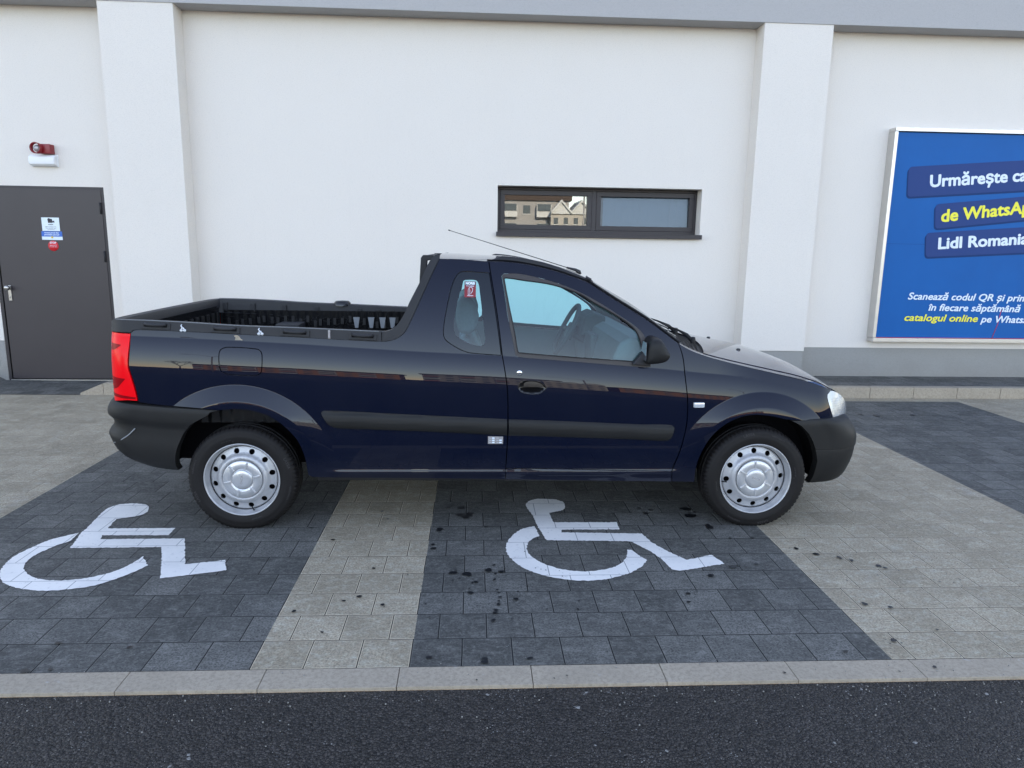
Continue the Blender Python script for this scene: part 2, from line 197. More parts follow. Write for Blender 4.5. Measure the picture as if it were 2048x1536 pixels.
def stucco(key,c,amp=.5,sc=150):
    b=NB(key,.9,spec=.2); g=b.noise(sc,4,.65,co=b.coord(scale=(1,1,1.7))); f=b.noise(1.3,5,.6)
    x=b.mix(f,tuple(v*.955 for v in c),c); st=b.noise(2.5,6,.7,co=b.coord(scale=(3,3,.35)))
    x=b.mix(b.math('MULTIPLY',b.ramp(st,[(0,(0,0,0)),(.56,(0,0,0)),(.78,(1,1,1))]),.16),x,tuple(v*.8 for v in c))
    g2=b.noise(85,5,.75,co=b.coord(scale=(1,1,2.2)))
    x=b.mix(b.ramp(g2,[(.36,(1,1,1)),(.50,(0,0,0))]),x,tuple(v*.86 for v in c))
    pk=b.ramp(b.noise(30,4,.8,co=b.coord(scale=(1,1,2.5))),[(0,(0,0,0)),(.56,(0,0,0)),(.68,(1,1,1))]); x=b.mix(b.math('MULTIPLY',pk,.34),x,tuple(v*.72 for v in c))
    cz=b.n('TexCoord'); sz=b.n('SeparateXYZ'); b.l(cz.outputs['Object'],sz.inputs[0]); sp_=b.ramp(b.math('MULTIPLY_ADD',b.noise(3.2,6,.75),.55,sz.outputs[2]),[(.36,(1,1,1)),(.62,(0,0,0))]); x=b.mix(b.math('MULTIPLY',sp_,.30),x,(.20,.18,.15))
    pt=b.noise(.55,4,.6); x=b.mix(b.math('MULTIPLY',pt,.22),x,tuple(v*f_ for v,f_ in zip(c,(.90,.885,.86))))
    b.base(x)
    p=b.ramp(g,[(.35,(0,0,0)),(.62,(1,1,1))]); n1=b.bump(p,amp,.004); b.bump(g2,amp*.8,.006,n1); M[key]=b.m
stucco('stucco_white',(.86,.805,.735)); stucco('stucco_grey',(.35,.345,.325),.4); stucco('stucco_fascia',(.47,.46,.455),.35)
def roadpaint():
    b=NB('road_paint',.6,spec=.4); co=b.coord(loc=(.1,0,0))
    k=b.n('TexBrick',offset=.5,offset_frequency=2); b.l(co,k.inputs['Vector'])
    for a,v in (('Scale',1),('Brick Width',.2),('Row Height',.2),('Mortar Size',.0022),('Mortar Smooth',.4)): k.inputs[a].default_value=v
    f=b.noise(12,6,.7); x=b.mix(f,(.80,.78,.74),(.90,.88,.84))
    x=b.mix(b.math('MULTIPLY',k.outputs['Fac'],.8),x,(.12,.13,.15))
    wr=b.ramp(b.noise(38,8,.8),[(0,(0,0,0)),(.58,(0,0,0)),(.66,(1,1,1))]); x=b.mix(b.math('MULTIPLY',wr,.55),x,(.22,.23,.25)); w3=b.ramp(b.noise(3,5,.7),[(.45,(0,0,0)),(.75,(1,1,1))]); x=b.mix(b.math('MULTIPLY',w3,.35),x,(.40,.41,.42))
    b.base(x); b.bump(b.math('SUBTRACT',b.math('MULTIPLY',b.noise(160,4,.7),.3),k.outputs['Fac']),.6,.003); M['road_paint']=b.m
roadpaint()
b=simple('oil',(.008,.009,.011),.35,spec=.6)
# vehicle
def paint():
    b=NB('navy_paint',.45,(.0010,.0032,.0145),.0,0)
    b.set('Coat Weight',1.0); b.set('Coat Roughness',.012); b.set('Coat IOR',1.40)
    fl=b.noise(1.7,3,.5); b.bump(fl,.05,.01)
    n=b.n('Bump'); n.inputs['Strength'].default_value=.06; n.inputs['Distance'].default_value=.006; b.l(b.noise(2.6,2,.5),n.inputs['Height']); b.l(n.outputs[0],b.b.inputs['Coat Normal'])
    d=b.ramp(b.noise(5,6,.7),[(.35,(0,0,0)),(.75,(1,1,1))]); x=b.mix(b.math('MULTIPLY',d,.05),(.0010,.0032,.0145),(.05,.052,.058))
    # upward faces painted paler, standing in for sky light on roof and bonnet
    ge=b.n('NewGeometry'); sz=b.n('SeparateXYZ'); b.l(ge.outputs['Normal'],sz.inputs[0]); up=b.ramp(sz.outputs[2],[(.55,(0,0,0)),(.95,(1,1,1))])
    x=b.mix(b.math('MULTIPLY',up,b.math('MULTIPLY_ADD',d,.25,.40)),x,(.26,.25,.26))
    # road film low on the sills
    c2=b.n('TexCoord'); s2=b.n('SeparateXYZ'); b.l(c2.outputs['Object'],s2.inputs[0]); lowf=b.ramp(b.math('MULTIPLY_ADD',b.noise(9,5,.7),.12,s2.outputs[2]),[(.33,(1,1,1)),(.50,(0,0,0))])
    x=b.mix(b.math('MULTIPLY',lowf,.10),x,(.09,.085,.08)); b.base(x)
    M['navy_paint']=b.m
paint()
b=simple('black_plastic',(.024,.024,.026),.52,spec=.3,nz=.25,nscale=7,bump=.25,bscale=900)
b=simple('bumper_plastic',(.0125,.0125,.0125),.50,spec=.28,nz=.3,nscale=4,bump=.2,bscale=900)
b=simple('black_gloss',(.008,.008,.009),.18)
b=simple('seal_rubber',(.012,.011,.011),.55,spec=.35)
b=simple('window_trim',(.040,.034,.032),.5)
b=simple('rubber',(.010,.009,.009),.62,spec=.25,nz=.3,nscale=25,bump=.15,bscale=500)
b=simple('tyre_letter',(.035,.033,.034),.6,spec=.35)
b=simple('void',(.004,.004,.005),.9,spec=.1)
b=simple('dark_metal',(.02,.02,.022),.6,nz=.4,nscale=15)
def rimmat():
    b=NB('rim_silver',.42,(.50,.52,.56),.45,.5); b.set('Coat Weight',.2); b.set('Coat Roughness',.25)
    f=b.ramp(b.noise(45,6,.75),[(0,(0,0,0)),(.66,(0,0,0)),(.70,(1,1,1))]); g=b.noise(6,4,.6)
    x=b.mix(g,(.38,.385,.40),(.50,.505,.52)); b.base(b.mix(b.math('MULTIPLY',f,.5),x,(.14,.13,.12))); M['rim_silver']=b.m
rimmat()
b=simple('cap_silver',(.56,.57,.59),.30,.6,nz=.08,nscale=20)
b=simple('chrome',(.75,.77,.8),.12,1.0)
b=simple('white_plastic',(.80,.81,.82),.4)
b=simple('hook_metal',(.75,.78,.82),.35,.4)
def glass(key,tint,rough=0,ior=1.5):
    m=bpy.data.materials.new(key); m.use_nodes=True; t=m.node_tree; t.nodes.clear()
    o=t.nodes.new('ShaderNodeOutputMaterial'); mx=t.nodes.new('ShaderNodeMixShader'); tr=t.nodes.new('ShaderNodeBsdfTransparent'); gl=t.nodes.new('ShaderNodeBsdfGlossy')
    fr=t.nodes.new('ShaderNodeFresnel'); fr.inputs[0].default_value=ior; gl.inputs['Roughness'].default_value=rough; tr.inputs[0].default_value=(*tint,1)
    t.links.new(fr.outputs[0],mx.inputs[0]); t.links.new(tr.outputs[0],mx.inputs[1]); t.links.new(gl.outputs[0],mx.inputs[2]); t.links.new(mx.outputs[0],o.inputs[0])
    M[key]=m
glass('window_glass',(.80,.84,.84),0,2.5); glass('window_glass_tilted',(.80,.84,.84),0,1.5); glass('side_glass',(.68,.96,1.0),0,1.58); glass('screen_glass',(.80,.92,.88)); glass('clear_lens',(.93,.95,.97)); 
b=simple('frit',(.008,.012,.018),.10,spec=.38)
b=simple('interior_grey',(.22,.235,.235),.8,nz=.1,nscale=8)
b=simple('interior_dark',(.10,.11,.11),.7)
b=simple('headliner',(.34,.36,.37),.9)
b=simple('seat_fabric',(.27,.28,.28),.9,nz=.15,nscale=60)
def red():
    b=NB('red_lens',.22,(.92,.002,.008),0,.12); b.set('Coat Weight',.12); b.set('Coat Roughness',.03); b.set('Subsurface Weight',.0)
    M['red_lens']=b.m
    b=NB('red_dark',.25,(.26,.002,.006),0,.1); M['red_dark']=b.m
red()
b=simple('lamp_white',(.66,.70,.74),.12,.35,coat=1)
b=NB('headlamp',.12,(.6,.63,.66),.5); wv=b.n('TexWave',bands_direction='X'); wv.inputs['Scale'].default_value=42; wv.inputs['Distortion'].default_value=1.5; wv.inputs['Detail'].default_value=2; b.l(b.coord(),wv.inputs['Vector'])
fr_=b.noise(9,3,.6); x=b.mix(wv.outputs['Fac'],(.30,.33,.36),(.74,.77,.80)); x=b.mix(b.ramp(fr_,[(.4,(0,0,0)),(.6,(1,1,1))]),x,(.72,.74,.76)); b.base(x); b.bump(wv.outputs['Fac'],.5,.003); b.set('Coat Weight',.6); M['headlamp']=b.m
b=simple('door_metal',(.038,.0305,.0325),.42,.0,.5,nz=.16,nscale=2.2)
b=simple('frame_metal',(.036,.031,.033),.45,.2)
b=simple('steel',(.45,.43,.40),.3,.9)
b=simple('aluminium',(.62,.60,.57),.34,.85,nz=.12,nscale=9)
b=simple('sign_white',(.72,.80,.84),.5)
b=simple('sign_blue',(.03,.13,.50),.45)
b=simple('sign_red',(.65,.02,.03),.45)
b=simple('sign_yellow',(.85,.62,.03),.45)
b=simple('text_dark',(.03,.03,.04),.6)
b=simple('text_white',(.72,.80,.88),.5)
b=simple('text_yellow',(.86,.80,.05),.5)
b=simple('siren_red',(.22,.008,.014),.35)
b=simple('scuff_grey',(.22,.23,.24),.5); b=simple('highlight_grey',(.17,.18,.19),.4); b=simple('lens_grey',(.42,.40,.40),.2,.3)
def poster():
    b=NB('poster_blue',.45,spec=.2); f=b.noise(1.4,4,.6); g=b.noise(3,6,.65,co=b.coord(scale=(2,1,.5)))
    x=b.mix(f,(.004,.088,.31),(.006,.125,.42)); x=b.mix(b.math('MULTIPLY',g,.25),x,(.004,.07,.26)); b.base(x); b.bump(b.noise(2.5,3,.5),.12,.01); M['poster_blue']=b.m
poster()
b=simple('poster_navy',(.020,.052,.19),.5,spec=.2)
b=simple('poster_shadow',(.004,.035,.14),.5,spec=.2)
b=simple('blind',(.22,.27,.36),.7)
# things seen only as reflections
b=simple('facade_cream',(.36,.36,.34),.85,nz=.1,nscale=.4); b=simple('facade_grey',(.28,.29,.30),.85,nz=.1,nscale=.5); b=simple('facade_orange',(.34,.19,.10),.85,nz=.1,nscale=.4)
b=simple('facade_brown',(.13,.10,.085),.85,nz=.1,nscale=.5); b=simple('facade_brick',(.36,.13,.08),.85); b=simple('roof_tile',(.05,.038,.034),.8)
b=simple('pane_dark',(.06,.08,.10),.1); b=simple('facade_white',(.50,.54,.56),.8); b=simple('pole_grey',(.25,.26,.27),.5); b=simple('bark',(.06,.045,.035),.9)

# ------------------------------------------------------------------ helpers
def link(o,parent=None):
    COL.objects.link(o)
    if parent is not None: o.parent=parent
    return o
def tag(o,label=None,cat=None,group=None,kind=None):
    for k,v in (('label',label),('category',cat),('group',group),('kind',kind)):
        if v: o[k]=v
    return o
def empty(name,loc=(0,0,0),parent=None,rz=0):
    o=bpy.data.objects.new(name,None); o.location=loc; o.rotation_euler=(0,0,rz); o.empty_display_size=.2
    return link(o,parent)
def mesh_obj(name,verts,faces,mat,parent=None,smooth=False,normals=None):
    me=bpy.data.meshes.new(name); me.from_pydata([tuple(v) for v in verts],[],faces); me.update()
    for m in (mat if isinstance(mat,(list,tuple)) else [mat]): me.materials.append(M[m])
    if smooth or normals: me.polygons.foreach_set('use_smooth',[True]*len(me.polygons))
    if normals: me.normals_split_custom_set(normals)
    o=bpy.data.objects.new(name,me); return link(o,parent)
class MB:
    """collects shapes, builds one mesh"""
    def __init__(s): s.bm=bmesh.new(); s.mi=0
    def _m(s,fs):
        for f in fs: f.material_index=s.mi
    def box(s,c,size,rot=None,bevel=0):
        r=bmesh.ops.create_cube(s.bm,size=1); vs=r['verts']
        bmesh.ops.scale(s.bm,vec=size,verts=vs)
        if bevel:
            es=list({e for v in vs for e in v.link_edges}); rb=bmesh.ops.bevel(s.bm,geom=es,offset=bevel,segments=2,profile=.7,affect='EDGES')
            vs=list({v for f in rb['faces'] for v in f.verts}|{v for v in vs if v.is_valid})
        if rot is not None: bmesh.ops.rotate(s.bm,cent=(0,0,0),matrix=rot,verts=vs)
        bmesh.ops.translate(s.bm,vec=c,verts=vs); s._m({f for v in vs for f in v.link_faces}); return vs
    def tube(s,pts,r,seg=10,cap=True,rs=None,flat=None):
        pts=[Vector(p) for p in pts]; rings=[]; up=None
        for i,p in enumerate(pts):
            d=(pts[min(i+1,len(pts)-1)]-pts[max(i-1,0)]).normalized()
            if up is None: up=Vector((0,0,1)) if abs(d.z)<.9 else Vector((0,1,0))
            a=d.cross(up).normalized(); bb=a.cross(d).normalized(); up=bb
            rr=rs[i] if rs else r
            fx,fy=flat if flat else (1,1)
            rings.append([s.bm.verts.new(p+a*cos(t)*rr*fx+bb*sin(t)*rr*fy) for t in [2*pi*k/seg for k in range(seg)]])
        fs=[]
        for A,B in zip(rings,rings[1:]):
            for k in range(seg):
                f=s.bm.faces.new((A[k],A[(k+1)%seg],B[(k+1)%seg],B[k])); f.smooth=True; fs.append(f)
        if cap:
            fs.append(s.bm.faces.new(rings[0][::-1])); fs.append(s.bm.faces.new(rings[-1]))
        s._m(fs)
    def lathe(s,prof,c=(0,0,0),axis='y',seg=48,smooth=True,fn=None):
        """prof: (radius, along)"""
        rings=[]
        for j,(r,a) in enumerate(prof):
            ring=[]
            for k in range(seg):
                t=2*pi*k/seg; rr=fn(j,k,r) if fn else r
                if axis=='y': p=(c[0]+rr*cos(t),c[1]+a,c[2]+rr*sin(t))
                elif axis=='z': p=(c[0]+rr*cos(t),c[1]+rr*sin(t),c[2]+a)
                else: p=(c[0]+a,c[1]+rr*cos(t),c[2]+rr*sin(t))
                ring.append(s.bm.verts.new(p))
            rings.append(ring)
        fs=[]
        for A,B in zip(rings,rings[1:]):
            for k in range(seg):
                f=s.bm.faces.new((A[k],A[(k+1)%seg],B[(k+1)%seg],B[k])); f.smooth=smooth; fs.append(f)
        for R in (rings[0],rings[-1]):
            if prof[0][0]<.0006 or True:
                pass
        s._m(fs)
        return rings
    def prism(s,pts,fn0,fn1):
        """polygon pts (2D), front and back points by fn0/fn1"""
        A=[s.bm.verts.new(fn0(*p)) for p in pts]; B=[s.bm.verts.new(fn1(*p)) for p in pts]; n=len(pts); fs=[]
        fs.append(s.bm.faces.new(A)); fs.append(s.bm.faces.new(B[::-1]))
        for k in range(n): fs.append(s.bm.faces.new((A[k],B[k],B[(k+1)%n],A[(k+1)%n])))
        s._m(fs)
    def grid(s,fn,nu,nv,smooth=True):
        V=[[s.bm.verts.new(fn(i/nu,j/nv)) for j in range(nv+1)] for i in range(nu+1)]; fs=[]
        for i in range(nu):
            for j in range(nv):
                f=s.bm.faces.new((V[i][j],V[i+1][j],V[i+1][j+1],V[i][j+1])); f.smooth=smooth; fs.append(f)
        s._m(fs)
    def face(s,pts):
        f=s.bm.faces.new([s.bm.verts.new(p) for p in pts]); s._m([f]); return f
    def build(s,name,mat,parent=None,recalc=True,bevel=0,smooth_angle=None):
        bm=s.bm
        if recalc: bmesh.ops.recalc_face_normals(bm,faces=bm.faces)
        me=bpy.data.meshes.new(name); bm.to_mesh(me); bm.free()
        for m in (mat if isinstance(mat,(list,tuple)) else [mat]): me.materials.append(M[m])
        o=bpy.data.objects.new(name,me); link(o,parent)
        if smooth_angle:
            me.polygons.foreach_set('use_smooth',[True]*len(me.polygons)); me.set_sharp_from_angle(angle=radians(smooth_angle))
        if bevel:
            md=o.modifiers.new('b','BEVEL'); md.width=bevel; md.segments=2; md.limit_method='ANGLE'; md.angle_limit=radians(40)
            md.harden_normals=False
        return o
def text(name,s,size,loc,mat,parent,rot=(pi/2,0,0),off=0,ext=.0008,align='LEFT',shear=0,sx=1,roll=0,bold=0):
    cu=bpy.data.curves.new(name,'FONT'); cu.body=s; cu.size=size; cu.offset=off; cu.extrude=ext; cu.align_x=align; cu.shear=shear; cu.resolution_u=3
    t=bpy.data.objects.new('tmp',cu); COL.objects.link(t); dg=bpy.context.evaluated_depsgraph_get(); dg.update()
    me=bpy.data.meshes.new_from_object(t.evaluated_get(dg)); bpy.data.objects.remove(t); bpy.data.curves.remove(cu)
    if bold:      # heavier strokes: the outline laid over itself with small shifts
        bm=bmesh.new()
        for i,(dx,dy) in enumerate([(0,0)]+[(cos(a*pi/4),sin(a*pi/4)) for a in range(8)]):
            n0=len(bm.verts); bm.from_mesh(me); bm.verts.ensure_lookup_table()
            for v in list(bm.verts)[n0:]: v.co+=Vector((dx*bold,dy*bold,i*.00012))
        bm.to_mesh(me); bm.free()
    me.materials.clear(); me.materials.append(M[mat]); me.name=name
    o=bpy.data.objects.new(name,me); o.scale=(sx,1,1); o.location=loc
    R=Matrix.Rotation(rot[2],4,'Z')@Matrix.Rotation(rot[0],4,'X')@Matrix.Rotation(roll,4,'Z'); o.rotation_euler=R.to_euler()
    return link(o,parent)
def pip(x,z,poly):
    c=False; n=len(poly); j=n-1
    for i in range(n):
        xi,zi=poly[i]; xj,zj=poly[j]
        if (zi>z)!=(zj>z) and x<(xj-xi)*(z-zi)/(zj-zi)+xi: c=not c
        j=i
    return c
def smooth(pts,step=.012,ang=32,closed=True):
    P=[Vector(p) for p in pts]; n=len(P); out=[]
    def corner(i):
        if not closed and i in (0,n-1): return True
        a=P[i]-P[i-1]; b=P[(i+1)%n]-P[i]
        if a.length<1e-6 or b.length<1e-6: return True
        return abs(a.angle(b))>radians(ang)
    C=[corner(i) for i in range(n)]
    for i in range(n if closed else n-1):
        p1=P[i];p2=P[(i+1)%n]; d=(p2-p1).length; k=max(1,int(round(d/step)))
        t1=(p2-p1) if C[i] else (P[(i+1)%n]-P[i-1])*.5*(d/max(1e-6,.5*((P[(i+1)%n]-P[i]).length+(P[i]-P[i-1]).length)))
        q=(i+1)%n
        t2=(p2-p1) if C[q] else (P[(q+1)%n]-P[i])*.5*(d/max(1e-6,.5*((P[(q+1)%n]-P[q]).length+d)))
        for s_ in range(k):
            t=s_/k
            out.append((2*t**3-3*t*t+1)*p1+(t**3-2*t*t+t)*t1+(-2*t**3+3*t*t)*p2+(t**3-t*t)*t2)
    if not closed: out.append(P[-1])
    return [(v.x,v.y) for v in out]
def offset_poly(poly,d):
    # grows (d>0) a polygon by moving its vertices along their normals
    n=len(poly); A=sum(poly[i][0]*poly[(i+1)%n][1]-poly[(i+1)%n][0]*poly[i][1] for i in range(n))
    s=1 if A>0 else -1; out=[]
    for i in range(n):
        a=Vector(poly[i])-Vector(poly[i-1]); b=Vector(poly[(i+1)%n])-Vector(poly[i])
        a=a.normalized() if a.length>1e-9 else b.normalized(); b=b.normalized() if b.length>1e-9 else a
        na=Vector((a.y,-a.x))*s; nb=Vector((b.y,-b.x))*s; m=(na+nb)
        m=m.normalized()/max(.5,m.length/2) if m.length>1e-3 else na
        out.append((poly[i][0]+m.x*d,poly[i][1]+m.y*d))
    return out
def triangulate(outer,holes,res,extra=()):
    P=[];E=[]
    for poly in [outer]+list(holes):
        b=len(P); P+=list(poly); E+=[(b+i,b+(i+1)%len(poly)) for i in range(len(poly))]
    for ln in extra:
        b=len(P); P+=list(ln); E+=[(b+i,b+i+1) for i in range(len(ln)-1)]
    x0=min(p[0] for p in outer);x1=max(p[0] for p in outer);z0=min(p[1] for p in outer);z1=max(p[1] for p in outer)
    bnd=[Vector(p) for poly in [outer]+list(holes) for p in poly]
    import mathutils
    kd=mathutils.kdtree.KDTree(len(bnd))
    for i,p in enumerate(bnd): kd.insert((p.x,p.y,0),i)
    kd.balance()
    j=0; z=z0+res/2
    while z<z1:
        x=x0+(res/2 if j%2 else 0)
        while x<x1:
            if pip(x,z,outer) and not any(pip(x,z,h) for h in holes) and kd.find((x,z,0))[2]>res*.45: P.append((x,z))
            x+=res
        z+=res*.87; j+=1
    V,_,F,*_r=delaunay_2d_cdt([Vector(p) for p in P],E,[],0,1e-5)
    T=[]
    for f in F:
        cx=sum(V[i].x for i in f)/3; cz=sum(V[i].y for i in f)/3
        if pip(cx,cz,outer) and not any(pip(cx,cz,h) for h in holes): T.append(tuple(f))
    return [(v.x,v.y) for v in V],T
def panel(name,outer,mat,parent,holes=(),off=0,res=.013,flange=.02,sgn=-1,wf=None,flat=False,fn=None,fmat=None,extra=()):
    """a skin on the body side; sgn -1 = side nearest the camera, +1 = far side"""
    wf=wf or wside
    V,T=triangulate(outer,holes,res,extra)
    f=lambda x,z: wf(x,z)+off+(fn(x,z) if fn else 0)
    verts=[(x,sgn*f(x,z),z) for x,z in V]; nrm=[]
    e=.003
    for x,z in V:
        wx=(f(x+e,z)-f(x-e,z))/(2*e); wz=(f(x,z+e)-f(x,z-e))/(2*e)
        nrm.append(Vector((-wx,sgn,-wz)).normalized())
    cnt={}
    faces=[];ln=[]
    for a,b,c in T:
        (x1,z1),(x2,z2),(x3,z3)=V[a],V[b],V[c]
        ccw=(x2-x1)*(z3-z1)-(x3-x1)*(z2-z1)>0
        if ccw!=(sgn<0): a,b,c=a,c,b
        faces.append((a,b,c)); ln+=[nrm[a],nrm[b],nrm[c]]
        for u,v in ((a,b),(b,c),(c,a)): cnt[(u,v)]=cnt.get((u,v),0)+1
    nsurf=len(faces)
    if flange:
        for (u,v) in list(cnt):
            if (v,u) in cnt: continue
            b=len(verts); pu,pv=Vector(verts[u]),Vector(verts[v]); iu=pu+Vector((0,-sgn*flange,0)); iv=pv+Vector((0,-sgn*flange,0))
            verts+=[tuple(pu),tuple(iu),tuple(iv),tuple(pv)]; faces.append((b,b+1,b+2,b+3))
            n=((iu-pu).cross(pv-pu)); n=n.normalized() if n.length>1e-9 else Vector((0,sgn,0)); ln+=[n]*4
    o=mesh_obj(name,verts,faces,[mat]+([fmat] if fmat else []),parent,normals=[tuple(n) for n in ln])
    if fmat:
        for i,p in enumerate(o.data.polygons):
            if i>=nsurf: p.material_index=1
    return o
# ------------------------------------------------------------------ ground
def sheet(name,x0,x1,y0,y1,z,mat,kind='structure',th=0):
    o=mesh_obj(name,[(x0,y0,z),(x1,y0,z),(x1,y1,z),(x0,y1,z)],[(0,1,2,3)],mat); tag(o,kind=kind); return o
sheet('asphalt_road',-400,400,-600,-.129,-.012,'asphalt')
sheet('ground',-400,400,-.129,400,-.07,'asphalt')
zs=[(-14,-2.484,'l'),(-2.484,-.6,'d'),(-.6,0,'l'),(0,1.9,'d'),(1.9,3.66,'l'),(3.66,5.52,'d'),(5.52,16,'l')]
for a,b,t in zs: sheet('paving_dark' if t=='d' else 'paving_light',a,b,0,4.86,0,'paver_dark' if t=='d' else 'paver_light')
sheet('paving_light',-14,16,4.86,5.02,0,'paver_light')
sheet('pavement',-14,-5.25,5.13,5.756,.118,'paver_dark'); sheet('pavement',-3.62,16,5.13,5.756,.118,'paver_dark')
m=MB()      # dropped section in front of the door, its ramped cheeks, and the pavement's soil edge
m.face([(-5.25,5.756,.118),(-5.25,5.13,.118),(-5.06,5.13,.012),(-5.06,5.756,.012)]); m.face([(-5.06,5.756,.012),(-5.06,5.02,.004),(-3.86,5.02,.004),(-3.86,5.756,.012)])
m.face([(-3.86,5.756,.012),(-3.86,5.13,.012),(-3.62,5.13,.118),(-3.62,5.756,.118)])
tag(m.build('pavement_ramp','paver_dark'),kind='structure')
# kerbs: blocks half a metre long
m=MB(); x=-10.036
while x<16:
    m.box((x+.25,-.0645,-.049),(.4975,.1235,.1+random.uniform(-.001,.001)),bevel=.003); x+=.5
tag(m.build('front_kerb','concrete_kerb'),kind='structure')
m=MB(); x=-3.382
while x<16:
    m.box((x+.25,5.075,.06),(.4965,.11,.124),bevel=.008); x+=.5
m.prism([(5.02,-.06),(5.02,.122),(5.13,.122),(5.13,-.06)],lambda y,z:(-3.386,y,z),lambda y,z:(-3.62,y,z))
m.prism([(5.02,-.06),(5.02,1),(5.13,1),(5.13,-.06)],lambda y,z:(-3.624,y,min(z,.122)),lambda y,z:(-3.86,y,min(z,.02)))
x=-5.25
m.prism([(5.02,-.06),(5.02,1),(5.13,1),(5.13,-.06)],lambda y,z:(-5.25,y,min(z,.122)),lambda y,z:(-5.06,y,min(z,.02)))
while x>-12: m.box((x-.25,5.075,.06),(.4965,.11,.124),bevel=.008); x-=.5
tag(m.build('back_kerb','concrete_kerb'),kind='structure')

# painted wheelchair symbols
def jag(pts,a=.0032,step=.011):
    q=smooth(pts,step,40); return [(x+random.uniform(-a,a),y+random.uniform(-a,a)) for x,y in q]
def symbol(label,keys):
    root=empty('wheelchair_symbol',(sum(p[0] for p in W[keys[0]])/len(W[keys[0]]),sum(p[1] for p in W[keys[0]])/len(W[keys[0]]),0))
    tag(root,label,'road marking','white wheelchair symbols painted on the dark parking bays')
    for nm,k in zip(('seated_figure','wheel_ring'),keys):
        poly=jag(W[k]); V,T=triangulate(poly,[],.05)
        o=mesh_obj(nm,[(x-root.location.x,y-root.location.y,.0035) for x,y in V],T,'road_paint',root)
        o.data.update()
        if o.data.polygons[0].normal.z<0: o.data.flip_normals()
symbol('white wheelchair symbol in the left bay, cut by the photo\'s left edge',('sym1','ring1'))
symbol('white wheelchair symbol in the middle bay, below the truck\'s door',('sym2','ring2'))
# oil drips
m=MB()
def blob(x,y,r):
    n=14; ph=[random.uniform(0,6.28) for _ in range(3)]; rx=r*random.uniform(.85,1.2); ry=r*random.uniform(.75,1.15)
    m.face([(x+rx*cos(t)*(1+.12*sin(2*t+ph[0])+.1*sin(3*t+ph[1])+.07*sin(5*t+ph[2])),y+ry*sin(t)*(1+.12*sin(2*t+ph[0])+.1*sin(3*t+ph[1])),.0055+random.uniform(0,.0006)) for t in [2*pi*k/n for k in range(n)]])
for x,y,r in W['stain']:
    blob(x,y,r*.85)
    for k in range(random.choice((0,1,2,4))): blob(x+random.gauss(0,r*2.4),y+random.gauss(0,r*2.4),r*random.uniform(.08,.25))
for k in range(150):
    cx,cy=random.choice([(.15,.6),(.5,.75),(1.6,.95),(1.75,.8),(2.6,.8),(.2,1.2)]); blob(cx+random.gauss(0,.16),cy+random.gauss(0,.13),random.uniform(.0015,.005))
tag(m.build('oil_stains','oil'),kind='stuff',label='small black oil drips spattered over the dark and light pavers',cat='oil stain')
# crumbs of grit along the kerb
m=MB()
for k in range(280):
    x=random.uniform(-2.2,3.2); y=-.14-abs(random.gauss(0,.10)) if random.random()<.8 else random.uniform(-.13,.02)
    if random.random()<.45: x=random.choice((-.55,.95,-1.4,1.9,2.2))+random.gauss(0,.16)
    r=random.uniform(.0010,.0034)
    bb=bmesh.ops.create_icosphere(m.bm,subdivisions=1,radius=r); bmesh.ops.translate(m.bm,vec=(x,y,(-.010 if y<-.126 else .003)+r*.3),verts=bb['verts'])
tag(m.build('grit','stucco_grey'),kind='stuff',label='pale grit scattered on the asphalt along the kerb',cat='grit')

# ------------------------------------------------------------------ shop building
YW,YP,ZF=5.756,5.523,3.969
shop=empty('shop_building',(0,YW,0)); tag(shop,'white rendered shop wall with grey plinth and grey band along its top','building')
def sp(mb,name,mat,parent=shop,**k): 
    o=mb.build(name,mat,parent,**k); o.data.transform(Matrix.Translation((0,-YW,0))) if parent is shop else None
    return o
WX0,WX1,WZ0,WZ1=.497,2.822,1.728,2.262
DX0,DX1,DZ0,DZ1=-5.03,-3.80,.012,2.155
m=MB()
V,T=triangulate([(-16,.465),(DX0,.465),(DX0,DZ1),(DX1,DZ1),(DX1,.465),(18,.465),(18,4.6),(-16,4.6)],[[(WX0,WZ0),(WX1,WZ0),(WX1,WZ1),(WX0,WZ1)]],1.0)
o=mesh_obj('wall',[(x,0,z) for x,z in V],T,'stucco_white',shop)
for p in o.data.polygons:
    if p.normal.y>0: o.data.flip_normals(); break
m=MB()   # window and door reveals belong to the wall
def reveal(x0,x1,z0,z1,d,bottom=True):
    m.face([(x0,YW,z0),(x0,YW+d,z0),(x0,YW+d,z1),(x0,YW,z1)]); m.face([(x1,YW,z0),(x1,YW+d,z0),(x1,YW+d,z1),(x1,YW,z1)]); m.face([(x0,YW,z1),(x1,YW,z1),(x1,YW+d,z1),(x0,YW+d,z1)])
    if bottom: m.face([(x0,YW,z0),(x1,YW,z0),(x1,YW+d,z0),(x0,YW+d,z0)])
reveal(WX0,WX1,WZ0,WZ1,.30); sp(m,'window_reveal','stucco_white',recalc=False)
m=MB(); reveal(DX0,DX1,DZ0,DZ1,.05,False); sp(m,'door_reveal','stucco_white',recalc=False)
m=MB(); m.box((1,16,3.4),(34,16,11)); o=sp(m,'shop_hall','stucco_white'); 
for a,b in ((-3.591,-2.839),(3.312,4.065)):
    m=MB(); m.box(((a+b)/2,(YP+YW)/2,(ZF+.45)/2),(b-a,YW-YP,ZF-.45),bevel=.004); sp(m,'pillar','stucco_white')
    m=MB(); m.box(((a+b)/2,(YP+YW)/2+.004,.28),(b-a-.016,YW-YP-.01,.34)); sp(m,'pillar_plinth','stucco_grey')
for a,b in ((-16,DX0),(DX1,-3.586),(-2.844,3.317),(4.06,18)):
    m=MB(); m.box(((a+b)/2,YW+.03,.2365),(b-a,.048,.463)); sp(m,'plinth','stucco_grey')
